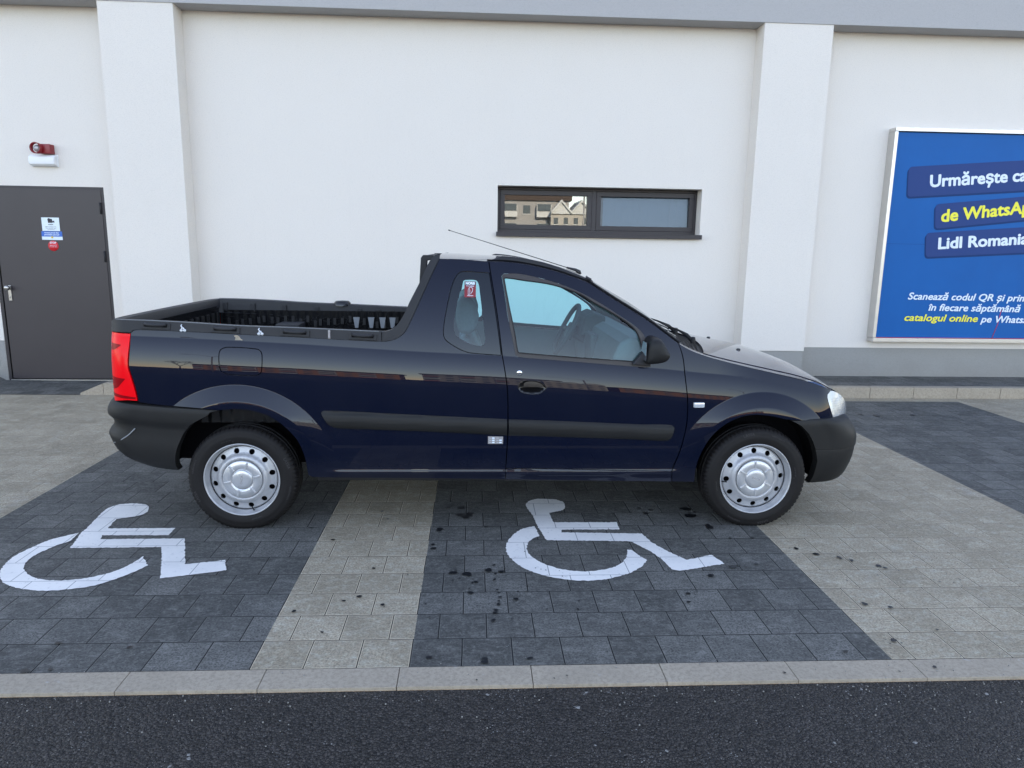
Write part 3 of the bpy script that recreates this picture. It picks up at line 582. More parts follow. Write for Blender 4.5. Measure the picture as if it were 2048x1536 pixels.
m=MB(); m.box((1,(YP-.006+YW)/2,ZF+.55),(34,YW-YP+.012,1.1),bevel=.004); sp(m,'fascia_band','stucco_fascia')
# door
dr=empty('door',(DX0,YW+.045,DZ0),None); dr.parent=shop; dr.location=(DX0,.045,DZ0)
def dpart(mb,name,mat,**k):
    o=mb.build(name,mat,dr,**k); return o
DW=DX1-DX0; DH=DZ1-DZ0
m=MB(); m.box((DW/2+.01,-.028,DH/2-.004),(DW-.085,.04,DH-.055),bevel=.003); dpart(m,'door_leaf','door_metal')
m=MB(); m.box((.016,0,DH/2),(.032,.085,DH),bevel=.002); m.box((DW-.02,0,DH/2),(.04,.085,DH),bevel=.002); m.box((DW/2,0,DH-.018),(DW-.074,.083,.036),bevel=.002); m.box((DW/2,.03,DH/2),(DW-.06,.02,DH-.04)); dpart(m,'door_frame','frame_metal')
for z in (.28,1.40,1.92):
    m=MB(); m.tube([(DW-.045,-.054,z-.06),(DW-.045,-.054,z+.06)],.011,8); dpart(m,'hinge','black_plastic')
m=MB(); m.box((.125,-.053,.985),(.034,.008,.17),bevel=.0035); m.lathe([(.001,-.118),(.02,-.118),(.027,-.108),(.027,-.088),(.017,-.078),(.010,-.07),(.010,-.05)],(.125,0,1.045),seg=20); m.lathe([(.001,-.062),(.009,-.062),(.009,-.05)],(.125,0,.945),seg=12)
dpart(m,'door_handle','steel')
m=MB(); m.box((DW/2,-.035,.006),(DW-.06,.05,.010),bevel=.002); dpart(m,'threshold','steel')
m=MB()
for x_,z_,w_h in ((.036,DH/2,.006),(DW-.044,DH/2,.007)): m.box((x_,-.0445,z_),(w_h,.004,DH-.06))
m.box((DW/2,-.0445,DH-.040),(DW-.08,.004,.007)); dpart(m,'door_seal','seal_rubber')
# stickers on the door
def flatbox(x0,x1,z0,z1,y,mat,name,parent,t=.0016,bev=0):
    m=MB(); m.box(((x0+x1)/2,y,(z0+z1)/2),(x1-x0,t,z1-z0),bevel=bev); return m.build(name,mat,parent)
sx=lambda X:X-DX0; yd=-.0495
st=flatbox(sx(-4.487),sx(-4.300),1.668,1.812,yd,'sign_white','camera_notice',dr)
m=MB(); m.box((sx(-4.395),yd-.0014,1.768),(.050,.0012,.026)); m.lathe([(.0005,0),(.015,0),(.015,.001)],(sx(-4.408),yd-.0019,1.790),seg=14); m.lathe([(.0005,0),(.011,0),(.011,.001)],(sx(-4.384),yd-.0019,1.789),seg=14)
m.prism([(.0,-.004),(.018,-.013),(.018,.013),(0,.004)],lambda x,z:(sx(-4.370)+x,yd-.0020,1.768+z),lambda x,z:(sx(-4.370)+x,yd-.0012,1.768+z)); m.build('camera_symbol','text_dark',st)
text('notice_text','ATENȚIE!',.013,(sx(-4.394),yd-.001,1.733),'text_dark',st,align='CENTER',off=.0004)
text('notice_text','Spațiu supravegheat video',.0115,(sx(-4.394),yd-.001,1.709),'text_dark',st,align='CENTER')
text('notice_text','Zonă monitorizată cu camere',.009,(sx(-4.394),yd-.001,1.694),'text_dark',st,align='CENTER')
text('notice_text','pentru siguranța dvs.',.009,(sx(-4.394),yd-.001,1.681),'text_dark',st,align='CENTER')
st=flatbox(sx(-4.500),sx(-4.281),1.572,1.664,yd,'sign_white','access_notice',dr)
flatbox(sx(-4.500),sx(-4.281),1.608,1.664,yd-.0016,'sign_blue','notice_band',st)
m=MB(); m.lathe([(.0005,0),(.011,0),(.011,.001)],(sx(-4.39),yd-.0032,1.600),seg=18); m.build('yellow_dot','sign_yellow',st)
text('notice_text','Accesul permis doar',.0185,(sx(-4.391),yd-.003,1.643),'text_white',st,align='CENTER',off=.0006)
text('notice_text','personalului autorizat!',.0175,(sx(-4.391),yd-.003,1.622),'text_white',st,align='CENTER',off=.0006)
m=MB(); m.lathe([(.0005,0),(.056,0),(.056,.0016)],(sx(-4.388),yd-.0008,1.508),seg=40); st=m.build('stop_sticker','sign_red',dr)
text('stop_text','STOP',.028,(sx(-4.388),yd-.0012,1.532),'text_white',st,align='CENTER',off=.0008)
text('stop_text','Intrarea interzisă',.0105,(sx(-4.388),yd-.0012,1.510),'text_white',st,align='CENTER')
text('stop_text','persoanelor străine',.0105,(sx(-4.388),yd-.0012,1.495),'text_white',st,align='CENTER')
# window
wn=empty('window',(WX0,.0,WZ0)); wn.parent=shop; wn.location=(WX0,.12,WZ0); WW=WX1-WX0; WH=WZ1-WZ0
def ring(mb,x0,x1,z0,z1,t,y,d,tb=None,bevel=.002):
    tb=tb or t
    mb.box(((x0+x1)/2,y,z0+tb/2),(x1-x0,d,tb),bevel=bevel); mb.box(((x0+x1)/2,y,z1-t/2),(x1-x0,d,t),bevel=bevel)
    mb.box((x0+t/2,y,(z0+tb+z1-t)/2),(t,d-.001,z1-z0-t-tb-.001),bevel=bevel); mb.box((x1-t/2,y,(z0+tb+z1-t)/2),(t,d-.001,z1-z0-t-tb-.001),bevel=bevel)
fx1=WW-.003
m=MB(); ring(m,0.002,fx1,.03,WH-.002,.030,.085,.07); m.box((1.09+.03,.085,(WH+.03)/2),(.05,.07,WH-.065-.03)); wf_=m.build('window_frame','frame_metal',wn)
for a,b in ((.036,1.092),(1.148,fx1-.034)):
    m=MB(); ring(m,a,b,.062,WH-.036,.052,.075,.06); sa=m.build('sash','frame_metal',wn)
    m=MB(); m.box((0,0,0),(b-a-.09,.006,WH-.19),rot=Matrix.Rotation(radians(0 if a<1 else -4.5),4,'X')); bmesh.ops.translate(m.bm,vec=((a+b)/2,.085,WH/2+.012),verts=list(m.bm.verts)); m.build('pane','window_glass' if a<1 else 'window_glass_tilted',sa)
m=MB(); m.box((.56,.135,WH/2),(1.1,.004,WH-.06)); m.build('dark_interior','void',wn)
m=MB(); m.box((1.135+.07,.125,WH/2),(.12,.004,WH-.06)); m.build('room_edge','facade_brown',wn)
m=MB()
x=1.25
while x<fx1:
    m.box((x,.120+random.uniform(-.004,.004),WH/2),(.030,.003,WH-.06)); x+=.028
m.build('blind','blind',wn)
m=MB(); m.box((WW/2+.0,-.06,.012),(WW-.004,.21,.024),bevel=.003); m.box((WW/2+.0,-.166,.0),(WW+.03,.01,.05),bevel=.002); m.build('window_sill','frame_metal',wn)

# ------------------------------------------------------------------ billboard, siren, lamp
YB=5.62
bb=empty('billboard',(4.93,YW,.55)); tag(bb,'blue advertising board in an aluminium frame with white and yellow lettering','billboard')
bw=2.9
def bx(x): return x-4.93
def bz(z): return z-.55
m=MB(); dd=YW-YB; t=.038
m.box((bw/2,-dd/2-.001,bz(.577)),(bw,dd,.044),bevel=.003); m.box((bw/2,-dd/2-.001,bz(2.945)),(bw,dd,.040),bevel=.003)
m.box((t/2-.004,-dd/2,bz(1.762)),(t,dd-.002,2.319),bevel=.003); m.box((bw-t/2,-dd/2,bz(1.762)),(t,dd-.002,2.319),bevel=.003); m.build('billboard_frame','aluminium',bb)
m=MB(); m.box((bw/2,-dd/2+.012,bz(1.762)),(bw-.06,dd-.03,2.31)); pn=m.build('poster','poster_blue',bb)
yb=-dd/2+.012-(dd-.03)/2
def tilted(pts,mat,name,y,rad=.05):
    # rounded banner from its four corners
    P=[Vector(p) for p in pts]; out=[]
    for i,p in enumerate(P):
        a=(P[i-1]-p).normalized()*rad; b=(P[(i+1)%4]-p).normalized()*rad
        for k in range(7):
            u=k/6; out.append(p+a*(1-u)**2+b*u**2)
    m=MB(); m.prism([(q.x,q.y) for q in out],lambda x,z:(bx(x),y,bz(z)),lambda x,z:(bx(x),y+.0012,bz(z))); return m.build(name,mat,pn)
banners=[[(5.163,2.215),(7.72,2.40),(7.70,2.735),(5.140,2.545)],[(5.535,1.868),(7.45,2.08),(7.43,2.335),(5.505,2.140)],[(5.465,1.545),(7.35,1.655),(7.32,1.955),(5.436,1.818)]]
for q in banners:
    tilted([(x-.012,z-.022) for x,z in q],'poster_shadow','banner_shadow',yb-.0018); tilted(q,'poster_navy','banner',yb-.0036)
def bt(s,x,z,size,mat,tilt=0,bold=.004,shear=0,sxx=1):
    return text('lettering',s,size,(bx(x),yb-.0045,bz(z)),mat,pn,shear=shear,roll=tilt,sx=sxx,bold=bold)
bt('Urmărește canalul',5.405,2.330,.185,'text_white',math.atan2(.075,.93),.0062,.0,1.07)
bt('de WhatsApp',5.590,1.945,.190,'text_yellow',math.atan2(.115,.97),.0062,.06,1.09)
bt('Lidl Romania',5.590,1.640,.178,'text_white',math.atan2(.07,1.0),.0062,.0,1.17)
for s_,x,z,mt_ in (('Scanează codul QR și primești',5.306,1.056,'text_white'),('în fiecare săptămână',5.570,.928,'text_white'),('catalogul online',5.288,.806,'text_yellow')):
    bt(s_,x,z,.113,mt_,-.006,.0026,.2,1.27 if 'cat' in s_ else 1.165)
bt('pe WhatsApp',6.232,.796,.113,'text_white',-.006,.0026,.2,1.165)
m=MB(); m.tube([(bx(6.40),yb-.002,bz(.60)),(bx(6.45),yb-.002,bz(.78)),(bx(6.47),yb-.002,bz(.95))],.003,6); m.build('scratch','sign_red',pn)
m=MB(); m.box((bw/2,yb-.001,bz(.604)),(bw-.1,.0015,.004)); m.build('scratch','sign_red',pn)
m=MB(); m.box((bw/2,yb-.0002,bz(1.69)),(bw-.1,.0012,.0025)); m.build('paper_seam','poster_shadow',pn)

si=empty('alarm_siren',(-4.37,YW,2.49)); tag(si,'dark red alarm siren on the wall above the door','siren')
m=MB(); m.box((.035,-.045,.045),(.125,.09,.10),bevel=.012); m.build('housing','siren_red',si,smooth_angle=40)
m=MB(); m.lathe([(.055,.0),(.058,-.06),(.050,-.062),(.046,-.02)],(-.030,-.075,.048),seg=28); m.build('horn_ring','siren_red',si)
m=MB(); m.lathe([(.036,.0),(.036,-.02),(.028,-.038),(.012,-.045),(.0008,-.046)],(-.030,-.080,.046),seg=24); m.build('speaker_lens','lens_grey',si)
la=empty('emergency_lamp',(-4.385,YW,2.415)); tag(la,'white bulkhead lamp fixed right below the red siren','lamp')
m=MB()
prof=[(.0,.060),(-.05,.060),(-.075,.040),(-.082,.0),(-.075,-.035),(-.05,-.052),(0,-.052)]
def lampg(x,k): 
    return [(x,p[0]*k,p[1]*k if k<1 else p[1]) for p in prof]
L_=[-.135,-.128,-.12,.12,.128,.135]; K_=[.86,.95,1,1,.95,.86]
rows=[[m.bm.verts.new((x,p[0]*k,p[1]*k)) for p in prof] for x,k in zip(L_,K_)]
for A,B in zip(rows,rows[1:]):
    for i in range(len(prof)-1): m.bm.faces.new((A[i],B[i],B[i+1],A[i+1]))
m.bm.faces.new(rows[0]); m.bm.faces.new(rows[-1][::-1]); m.build('diffuser','white_plastic',la,smooth_angle=30)
m=MB(); m.box((0,-.006,.004),(.285,.012,.125),bevel=.003); m.build('base_plate','white_plastic',la)

# ------------------------------------------------------------------ what stands opposite (mirrored in the window and the paint)
def block(name,x,y,w,h,d,base,label,floors,cols,bal=None,roof=None,gables=0):
    r=empty(name,(x,y,0)); tag(r,label,'building',None)
    m=MB(); m.box((w/2,-d/2,h/2),(w,d,h)); m.build('wall',base,r)
    fh=h/floors; cw=w/cols
    for f in range(floors):
        for c in range(cols):
            cx=(c+.5)*cw; cz=(f+.5)*fh
            k=(c*7+f*3)%5
            if bal and c%2==0:
                mw=MB(); mw.box((cx,.45,cz-.15),(cw*.86,.9,fh*.62)); bo=mw.build('balcony','facade_white',r)
                mp=MB(); mp.box((cx,.93,cz+.35),(cw*.78,.06,fh*.36)); mp.build('pane','pane_dark',bo)
                if k<2: mp=MB(); mp.box((cx,.94,cz-.7),(cw*.84,.05,.7)); mp.build('balcony_panel','facade_brick',bo)
            else:
                mp=MB(); mp.box((cx,.03,cz+.1),(cw*.42,.08,fh*.42)); wo_=mp.build('window','pane_dark',r)
                mp=MB(); mp.box((cx,.02,cz+.1-fh*.24),(cw*.5,.14,.1)); mp.build('sill','facade_white',wo_)
    if gables:
        mg=MB(); gw=w/gables
        for g in range(gables):
            mg.prism([(g*gw,h),((g+.5)*gw,h+gw*.55),((g+1)*gw,h)],lambda a,b:(a,.3,b),lambda a,b:(a,-d,b))
        mg.build('gable','facade_white',r)
        mg=MB()
        for g in range(gables):
            for q in (0,1):
                a0=(g+q*.5)*gw; a1=(g+.5+q*.5)*gw; z0=h+(gw*.55 if q else 0); z1=h+(0 if q else gw*.55)
                mg.prism([(a0,z0+.05),(a1,z1+.05),(a1,z1+.4),(a0,z0+.4)],lambda a,b:(a,.6,b),lambda a,b:(a,-d,b))
        mg.build('roof',roof or 'roof_tile',r)
    else:
        m=MB(); m.box((w/2,-d/2,h+.45),(w+.8,d+.8,.9)); m.build('roof',roof or 'roof_tile',r)
    return r
block('apartment_block',-6,-96,20.5,8.6,10,'facade_grey','long apartment block with glazed balconies across the car park',3,8,bal=1)
block('gabled_house',11.6,-94,9,6.6,8,'facade_cream','pale house with three gables across the car park',3,6,gables=3,roof='facade_white')
block('apartment_block',-46,-104,36,6.5,10,'facade_orange','orange apartment block across the car park',3,12,bal=1)
block('apartment_block',26,-110,48,6.0,10,'facade_orange','sunlit ochre terrace across the car park',3,14)
block('warehouse',-74,-50,22,6.5,20,'facade_brown','dark flat-roofed warehouse at the side of the car park',2,5)
for i,(x,y) in enumerate(((-13,-30),(9,-44),(24,-36))):
    p=empty('street_lamp',(x,y,0)); tag(p,['left','middle','right'][i]+' car park lamp post with a curved arm','street lamp','car park lamp posts')
    m=MB(); m.tube([(0,0,0),(0,0,6.5)],.07,8); m.tube([(0,0,6.5),(-1.0,0,7.1),(-2.0,0,7.3)],.05,6); m.tube([(0,0,6.5),(.5,0,6.7)],.05,6); m.build('pole','pole_grey',p)
    m=MB(); m.box((-2.3,0,7.3),(.7,.25,.12),bevel=.03); m.build('lamp_head','pole_grey',p)
def tree(x,y,h,label):
    r=empty('bare_tree',(x,y,0)); tag(r,label,'tree'); m=MB()
    def br(p,d,l,rad,n):
        q=p+d*l; m.tube([p,q],rad,5,rs=[rad,rad*.65])
        if n:
            for k in range(3): br(q,(d+Vector((random.uniform(-.7,.7),random.uniform(-.7,.7),random.uniform(-.1,.5)))).normalized(),l*.68,rad*.6,n-1)
    br(Vector((0,0,0)),Vector((0,0,1)),h*.32,.14,5); m.build('trunk','bark',r)
tree(-27,-55,7,'bare tree at the far side of the car park')
# ------------------------------------------------------------------ the pickup truck
EZ=mono([(-.60,1.514),(-.37,1.5117),(-.26,1.511),(-.15,1.5044),(0,1.4984),(.072,1.4925),(.18,1.4747),(.287,1.450),(.395,1.4166),(.469,1.3885),(.528,1.3526),(.637,1.284),(.7189,1.235),(.8275,1.167),(.9676,1.0665),(1.028,1.0345),(1.097,1.008),(1.1665,.987),(1.315,.950),(1.545,.898),(1.687,.866),(1.7856,.837),(1.86,.811),(1.90,.792),(2.0,.745),(2.1,.68),(2.2,.60)])
HT=mono([(-.6,.026),(-.05,.028),(.4,.040),(.53,.050),(.8,.066),(1.0,.062),(1.15,.040),(1.3,.050),(1.5,.060),(1.8,.066),(2.1,.05),(2.25,.04)])
def top(x,v,off=0):
    z0=EZ(x); w_=wside(x,z0-.003); a=abs(v)
    return Vector((x,v*w_,z0+HT(x)*(1-a**2.4)+off))
truck=empty('pickup_truck',(XM,YM,0)); tag(truck,'dark navy blue pickup truck with an open bed and steel wheels, parked by the wall','pickup truck')
def P(x,y,z): return (x,y,z)
def extend(poly,fn): return [fn(x,z) for x,z in poly]
Wc={k:[tuple(p) for p in v] for k,v in W.items()}
# tail lamp and cap reach round the corner
tl=[(-2.1445,z) if x<-2.10 else (x,z) for x,z in Wc['taillight']]
tl[0]=(-2.1445,1.103)
cap=list(Wc['cap']); cap=[(-2.1445,1.1045),(-2.1445,1.130),(-2.130,1.156),(-2.112,1.1655)]+[p for p in cap[4:]]
hl=[(1.900,.7905),(1.8749,.7727),(1.8726,.7548),(1.8837,.7181),(1.9058,.6657),(1.9232,.6269),(1.99,.6240),(2.10,.628),(2.09,.67),(2.02,.735),(1.95,.776)]
def poly(k,**a): return smooth(Wc[k] if isinstance(k,str) else k,**a)
H=smooth(Wc['handle'],.006,70); hc=(.148,.824)
sc=lambda p,k:[(hc[0]+(x-hc[0])*k,hc[1]+(z-hc[1])*k) for x,z in p]
def lines(poly):
    out=[]
    def add(pts):
        cur=[]
        for p in pts:
            if pip(p[0],p[1],poly): cur.append(p)
            else:
                if len(cur)>1: out.append(cur)
                cur=[]
        if len(cur)>1: out.append(cur)
    xs=[-2.1+.02*i for i in range(215)]
    for d in (-.003,.003): add([(x,ZC(x)+d) for x in xs if x<1.3])
    for z in (.3375,.3385,.3555,.3565): add([(x,z) for x in xs])
    for cx,ro,rm in ((-AX,.541,.455),(AX,.508,.425)):
        for r in (ro+.003,ro-.003,rm+.003,rm-.003): add([(cx+r*cos(radians(a)),AZ+r*sin(radians(a))) for a in range(0,181,2)])
    return out
for sg in (-1,1):
    near=sg<0; rs=.013 if near else .04; stp=.012 if near else .03
    Q=smooth(Wc['quarter'],stp); D=smooth(Wc['door'],stp); Fn=smooth(Wc['fender'],stp)
    wo=smooth(Wc['winout'],stp,38); wi=smooth(Wc['winin'],stp,38); qw=smooth(Wc['qwin'],stp,38); qc=smooth(Wc['qclear'],stp,60)
    fl=smooth(Wc['flap'],.008,50)
    qo=panel('quarter_panel',Q,'navy_paint',truck,[qw]+([fl] if near else []),0,rs,.022,sg,extra=lines(Q) if near else ())
    if near:
        f_=panel('fuel_flap',offset_poly(fl,-.0048),'navy_paint',qo,off=.0005,res=.013,flange=.012)
        panel('flap_gap',offset_poly(fl,.004),'void',qo,off=-.009,res=.03,flange=0)
        pz=MB(); 
        for (dx,dz) in ((0,0),): 
            pz.lathe([(.001,-.003),(.007,-.002),(.008,.006)],(-1.536,-wside(-1.538,.935),.935),seg=14)
        pz.build('flap_notch','black_gloss',f_)
        # faded patch of paint residue below the rail
        panel('paint_scar',smooth([(-1.462,1.093),(-1.440,1.094),(-1.425,1.078),(-1.412,1.068),(-1.455,1.069),(-1.450,1.082)],.006,60),'concrete_kerb',qo,off=.0012,res=.02,flange=0)
    fe=panel('fender',Fn,'navy_paint',truck,[],0,rs,.022,sg,extra=lines(Fn) if near else ())
    dd_=panel('door',D,'navy_paint',truck,[wo]+([sc(H,.93)] if near else []),.0006,rs,.024,sg,extra=lines(D) if near else ())
    si_=panel('sill',smooth(Wc['sill'],stp),'navy_paint',truck,[],0,rs,.02,sg)
    # dark behind the shut lines
    sh=offset_poly(D,.012)
    panel('door_frame_gap',smooth([(p[0],p[1]) for p in sh],.03,40),'void',truck,[offset_poly(D,-.012)],-.016,.03,0,sg)
    # quarter window: frit border + clear glass
    qg=panel('quarter_window',offset_poly(qw,-.0042),'frit',qo,[qc],-.0012,rs,.008,sg)
    panel('window_glass',qc,'side_glass',qg,[],-.0016,.03,0,sg)
    # door window
    seal=panel('window_seal',offset_poly(wo,-.0012),'window_trim',dd_,[wi],.0032,rs,.016,sg)
    panel('window_glass',offset_poly(wi,.012),'side_glass',dd_,[],-.016,.03,0,sg)
    inner=smooth([(x*1,z) for x,z in Wc['winin']],stp,38)
    panel('glass_run',offset_poly(wi,.004),'seal_rubber',seal,[offset_poly(wi,-.007)],-.006,rs,.0,sg)
    # inner trim (seen through the windows)
    din=panel('door_trim',offset_poly(D,-.02),'interior_grey',dd_,[offset_poly(wi,.020)],-.055,.04,0,sg)
    panel('pillar_trim',offset_poly([p for p in Q if p[0]>-.62 and p[1]>.5],.004),'interior_grey',qo,[offset_poly(qc,.03)],-.05,.04,0,sg)
    # side mouldings: cross-section bulge
    def mf(z0f):
        def fn(x,z):
            c=z0f(x); h=.047; t=max(-1,min(1,(z-c)/h)); return .010*(1-abs(t)**4)+.004*(1-abs(t)) 
        return fn
    c1=lambda x: .6345-.033*(x+.99)
    mo1=panel('side_moulding',smooth(Wc['mould1'],.01,50),'bumper_plastic',qo,[],.002,rs if near else .03,.012,sg,fn=mf(lambda x:.636-.0375*(x+1.0)))
    mo2=panel('side_moulding',smooth(Wc['mould2'],.01,50),'bumper_plastic',dd_,[],.002,rs if near else .03,.012,sg,fn=mf(lambda x:.598-.0385*x+.004))
    # tail lamp
    def lampf(x,z): return 0
    ta=panel('taillight',offset_poly(smooth(tl,.01,40),-.002),'red_lens',truck,[],.004,.012,.02,sg)
    if near:
        for pts in ([(-2.144,1.047),(-2.07,1.041),(-2.052,1.038),(-2.075,1.022),(-2.10,1.010),(-2.144,1.006)],[(-2.144,.872),(-2.10,.864),(-2.035,.858),(-2.06,.832),(-2.09,.806),(-2.144,.792)],[(-2.144,1.100),(-2.128,1.099),(-2.126,1.085),(-2.144,1.080)]):
            panel('lamp_facet',smooth(pts,.01,60),'red_dark',ta,[],.0052,.02,0,sg)
        panel('lamp_facet',smooth([(-2.143,.76),(-2.06,.752),(-1.99,.747),(-1.985,.757),(-2.05,.766),(-2.143,.78)],.01,60),'red_dark',ta,[],.0052,.02,0,sg)
    # headlamp
    he=panel('headlight',smooth(hl,.01,42),'headlamp',truck,[],.002,.012,.02,sg)
    for k in range(7):
        zz=.66+k*.014
        x0=1.915-.42*(zz-.66)*.8; 
        pts=[(x0+.012+t*.11,zz-.006*t) for t in (0,.5,1)]
        if near:
            m=MB(); m.tube([(x,-(wside(x,z)+.0035),z) for x,z in pts],.0012,5); m.build('lens_rib','clear_lens',he)
    # rail cap
    cp=panel('rail_cap',smooth(cap,stp,40),'black_plastic',truck,[],.006,rs,.004,sg)
    ct=panel('cab_trim',smooth(Wc['cabtrim'],stp,40),'black_plastic',truck,[],.007,rs,.06,sg)
    zc_=mono([(-2.14,1.150),(-2.11,1.1655),(-2.05,1.1665),(-1.875,1.163),(-1.653,1.154),(-1.449,1.1425),(-1.133,1.1335),(-.68,1.117),(-.60,1.116)])
    def capg(u,v):
        x=-2.11+u*(2.11-.63); z=zc_(x); w_=wside(x,z)+.006
        prof=[(0,0),(.006,.004),(.055,.002),(.062,-.004),(.068,-.05),(.072,-.095),(.088,-.099)]
        q=v*(len(prof)-1); i=min(int(q),len(prof)-2); t=q-i
        d=prof[i][0]*(1-t)+prof[i+1][0]*t; dz=prof[i][1]*(1-t)+prof[i+1][1]*t
        return (x,sg*(w_-d),z+dz)
    m=MB(); m.grid(capg,40,12,smooth=False); m.build('rail_top','black_plastic',cp,smooth_angle=25)
    m=MB(); m.tube([(x,sg*(wside(x,zc_(x))+.004),zc_(x)+.0035) for x in [-2.09+.04*i for i in range(36)]],.0026,6); m.build('rail_highlight','highlight_grey',cp)  # pale tube painted in as the sky glint along the rail's top edge
    if not near:
        # clips and screws on the inner face of the far rail
        for x in (-2.03,-1.83,-1.60,-1.36,-1.04,-.90,-.80,-.69):
            z=zc_(x); y=wside(x,z)-.068
            m=MB(); m.box((x,y-.002,z-.052),(.034,.008,.062),bevel=.006); m.lathe([(.001,-.008),(.006,-.007),(.007,0)],(x,y,z-.072),seg=10); m.build('rail_clip','black_plastic',cp)
        m=MB(); m.lathe([(.001,.03),(.05,.026),(.062,.012),(.064,-.01)],(-1.175,wside(-1.175,1.13)-.02,1.135),axis='z',seg=28); m.build('rail_knob','black_gloss',cp)
    # wheel arch liner
    for cx,R_,a0,a1 in ((-AX,.425,3,173),(AX,.398,-5,181)):
        m=MB()
        def arc(u,v,cx=cx,R_=R_,a0=a0,a1=a1):
            a=radians(a0+(a1-a0)*u); x=cx+R_*cos(a); z=AZ+R_*sin(a)
            return (x,sg*(.60+(min(.82,wside(x,z)-.012)-.60)*v),z)
        m.grid(arc,30,3); n=30
        m.face([(cx+R_*cos(radians(a0+(a1-a0)*k/n)),sg*.60,AZ+R_*sin(radians(a0+(a1-a0)*k/n))) for k in range(n+1)])
        m.build('wheel_arch_liner','void',fe if cx>0 else qo,recalc=False)
    m=MB()
    m.grid(lambda u,v:(-1.05+u*2.13,sg*(.815-.02*v),.300-.030*u*.4-.030*v),20,1); m.build('sill_flange','dark_metal',si_)
near_q=[o for o in truck.children if o.name.startswith('quarter_panel')][0]
near_d=[o for o in truck.children if o.name.startswith('door') and o.name!='door_frame_gap' and 'gap' not in o.name][0]
near_f=[o for o in truck.children if o.name.startswith('fender')][0]
near_c=[o for o in truck.children if o.name.startswith('rail_cap')][0]
# door handle: dark pocket, bright-edged bezel, black flap
hd=panel('door_handle',sc(H,.985),'navy_paint',near_d,[sc(H,.93)],.0035,.008,.006,fn=None)
panel('handle_bezel',sc(H,.935),'black_gloss',hd,[sc(H,.90)],-.001,.008,.012)
panel('handle_pocket',sc(H,.94),'black_gloss',hd,[],-.003,.01,0,fn=lambda x,z:-.030*max(0,1-(((x-hc[0])/.075)**2+((z-hc[1])/.034)**2)))
panel('handle_flap',smooth([(.100,.826),(.104,.848),(.125,.856),(.165,.855),(.200,.843),(.216,.826)],.006,50),'black_gloss',hd,[],.001,.01,.008)
m=MB(); y=-wside(.0774,.903); m.lathe([(.0005,-.006),(.012,-.006),(.0152,-.004),(.0158,.002)],(.0774,y,.903),seg=28); lk=m.build('door_lock','chrome',near_d)
m=MB(); m.box((.0774,y-.0065,.903),(.002,.002,.010)); m.build('keyhole','text_dark',lk)
# grey tyre-pressure style label behind the door
z0,z1,x0,x1=.5035,.547,-.0925,-.0085
ps=panel('data_label',[(x0,z0),(x1,z0),(x1,z1-.0015),(x0,z1)],'lens_grey',near_q,[],.0016,.03,0)
m=MB()
for c_,r_ in ((0,0),(0,1),(0,2),(1,1),(1,2)):
    cx=x0+.030+c_*.040; cz=z1-.010-r_*.0125; m.box((cx,-(wside(cx,cz)+.0026),cz),(.014,.001,.0075)); 
for c_,r_ in ((0,0),(0,1),(0,2),(1,0),(1,1),(1,2)):
    cx=x0+.014+c_*.040; cz=z1-.010-r_*.0125; m.box((cx,-(wside(cx,cz)+.0024),cz),(.013,.0006,.0012))
m.build('label_marks','text_white',ps)
# side repeater
m=MB(); m.box((0,0,0),(.064,.022,.030),bevel=.0109); o=m.build('side_repeater','lamp_white',near_f,smooth_angle=60); o.location=(1.087,-wside(1.087,.7295)-.003,.7295); o.rotation_euler=(0,0,radians(3))
# ---- roof, windscreen, bonnet
def patch(name,mat,parent,fx0,fx1,v0,v1,nu,nv,off=0):
    m=MB()
    def g(u,v):
        vv=v0+(v1-v0)*v; x=fx0(vv)+(fx1(vv)-fx0(vv))*u; return top(x,vv,off)
    m.grid(g,nu,nv); return m.build(name,mat,parent,recalc=False)
c_=lambda a:(lambda v:a)
rx0=lambda v:-.375+.0*v; 
wt=lambda v:.47+.085*(1-v*v)             # top edge of the screen
wb=lambda v:.965+.13*(1-(v/.93)**2)       # its foot
cb=lambda v:1.13+.125*(1-(v/.93)**2)      # rear edge of the bonnet
nose=lambda v:2.125
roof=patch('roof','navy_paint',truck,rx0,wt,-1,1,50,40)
patch('headliner','headliner',roof,lambda v:-.36,lambda v:.50,-.9,.9,20,14,-.035)
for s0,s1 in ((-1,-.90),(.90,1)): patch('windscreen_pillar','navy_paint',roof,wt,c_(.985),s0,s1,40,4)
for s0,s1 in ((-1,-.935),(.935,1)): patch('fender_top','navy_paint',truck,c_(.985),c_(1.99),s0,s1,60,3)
ws=patch('windscreen','screen_glass',truck,wt,wb,-.90,.90,30,30,.004)
for s in (-1,1):
    m=MB()
    def strip(u,v,s=s):
        x=.40+.60*u; p=top(x,s*(.925-.020*v)); return (p.x,p.y,p.z+.006+.007*sin(pi*v))
    m.grid(strip,40,6); m.build('screen_moulding','seal_rubber',ws)
def strip2(u,v):
    vv=-.9+1.8*u; x=wt(vv)-.012+.024*v; p=top(x,vv); return (p.x,p.y,p.z+.005)
m=MB(); m.grid(strip2,30,2); m.build('screen_moulding','seal_rubber',ws)
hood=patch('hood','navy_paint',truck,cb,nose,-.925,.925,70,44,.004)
m=MB()   # down-turned edge all round
for s in (-1,1): m.grid(lambda u,v,s=s:Vector(top(cb(s*.925)+(2.125-cb(.925))*u,s*.925,.004))+Vector((0,0,-.03*v)),60,1)
m.grid(lambda u,v:Vector(top(cb(-.925+1.85*u),-.925+1.85*u,.004))+Vector((-.004*v,0,-.035*v)),40,1)
m.grid(lambda u,v:Vector(top(2.125,-.925+1.85*u,.004))+Vector((.01*v,0,-.04*v)),40,1); m.build('hood_edge','navy_paint',hood)
patch('engine_bay','void',truck,c_(1.0),c_(2.05),-.97,.97,20,10,-.05)
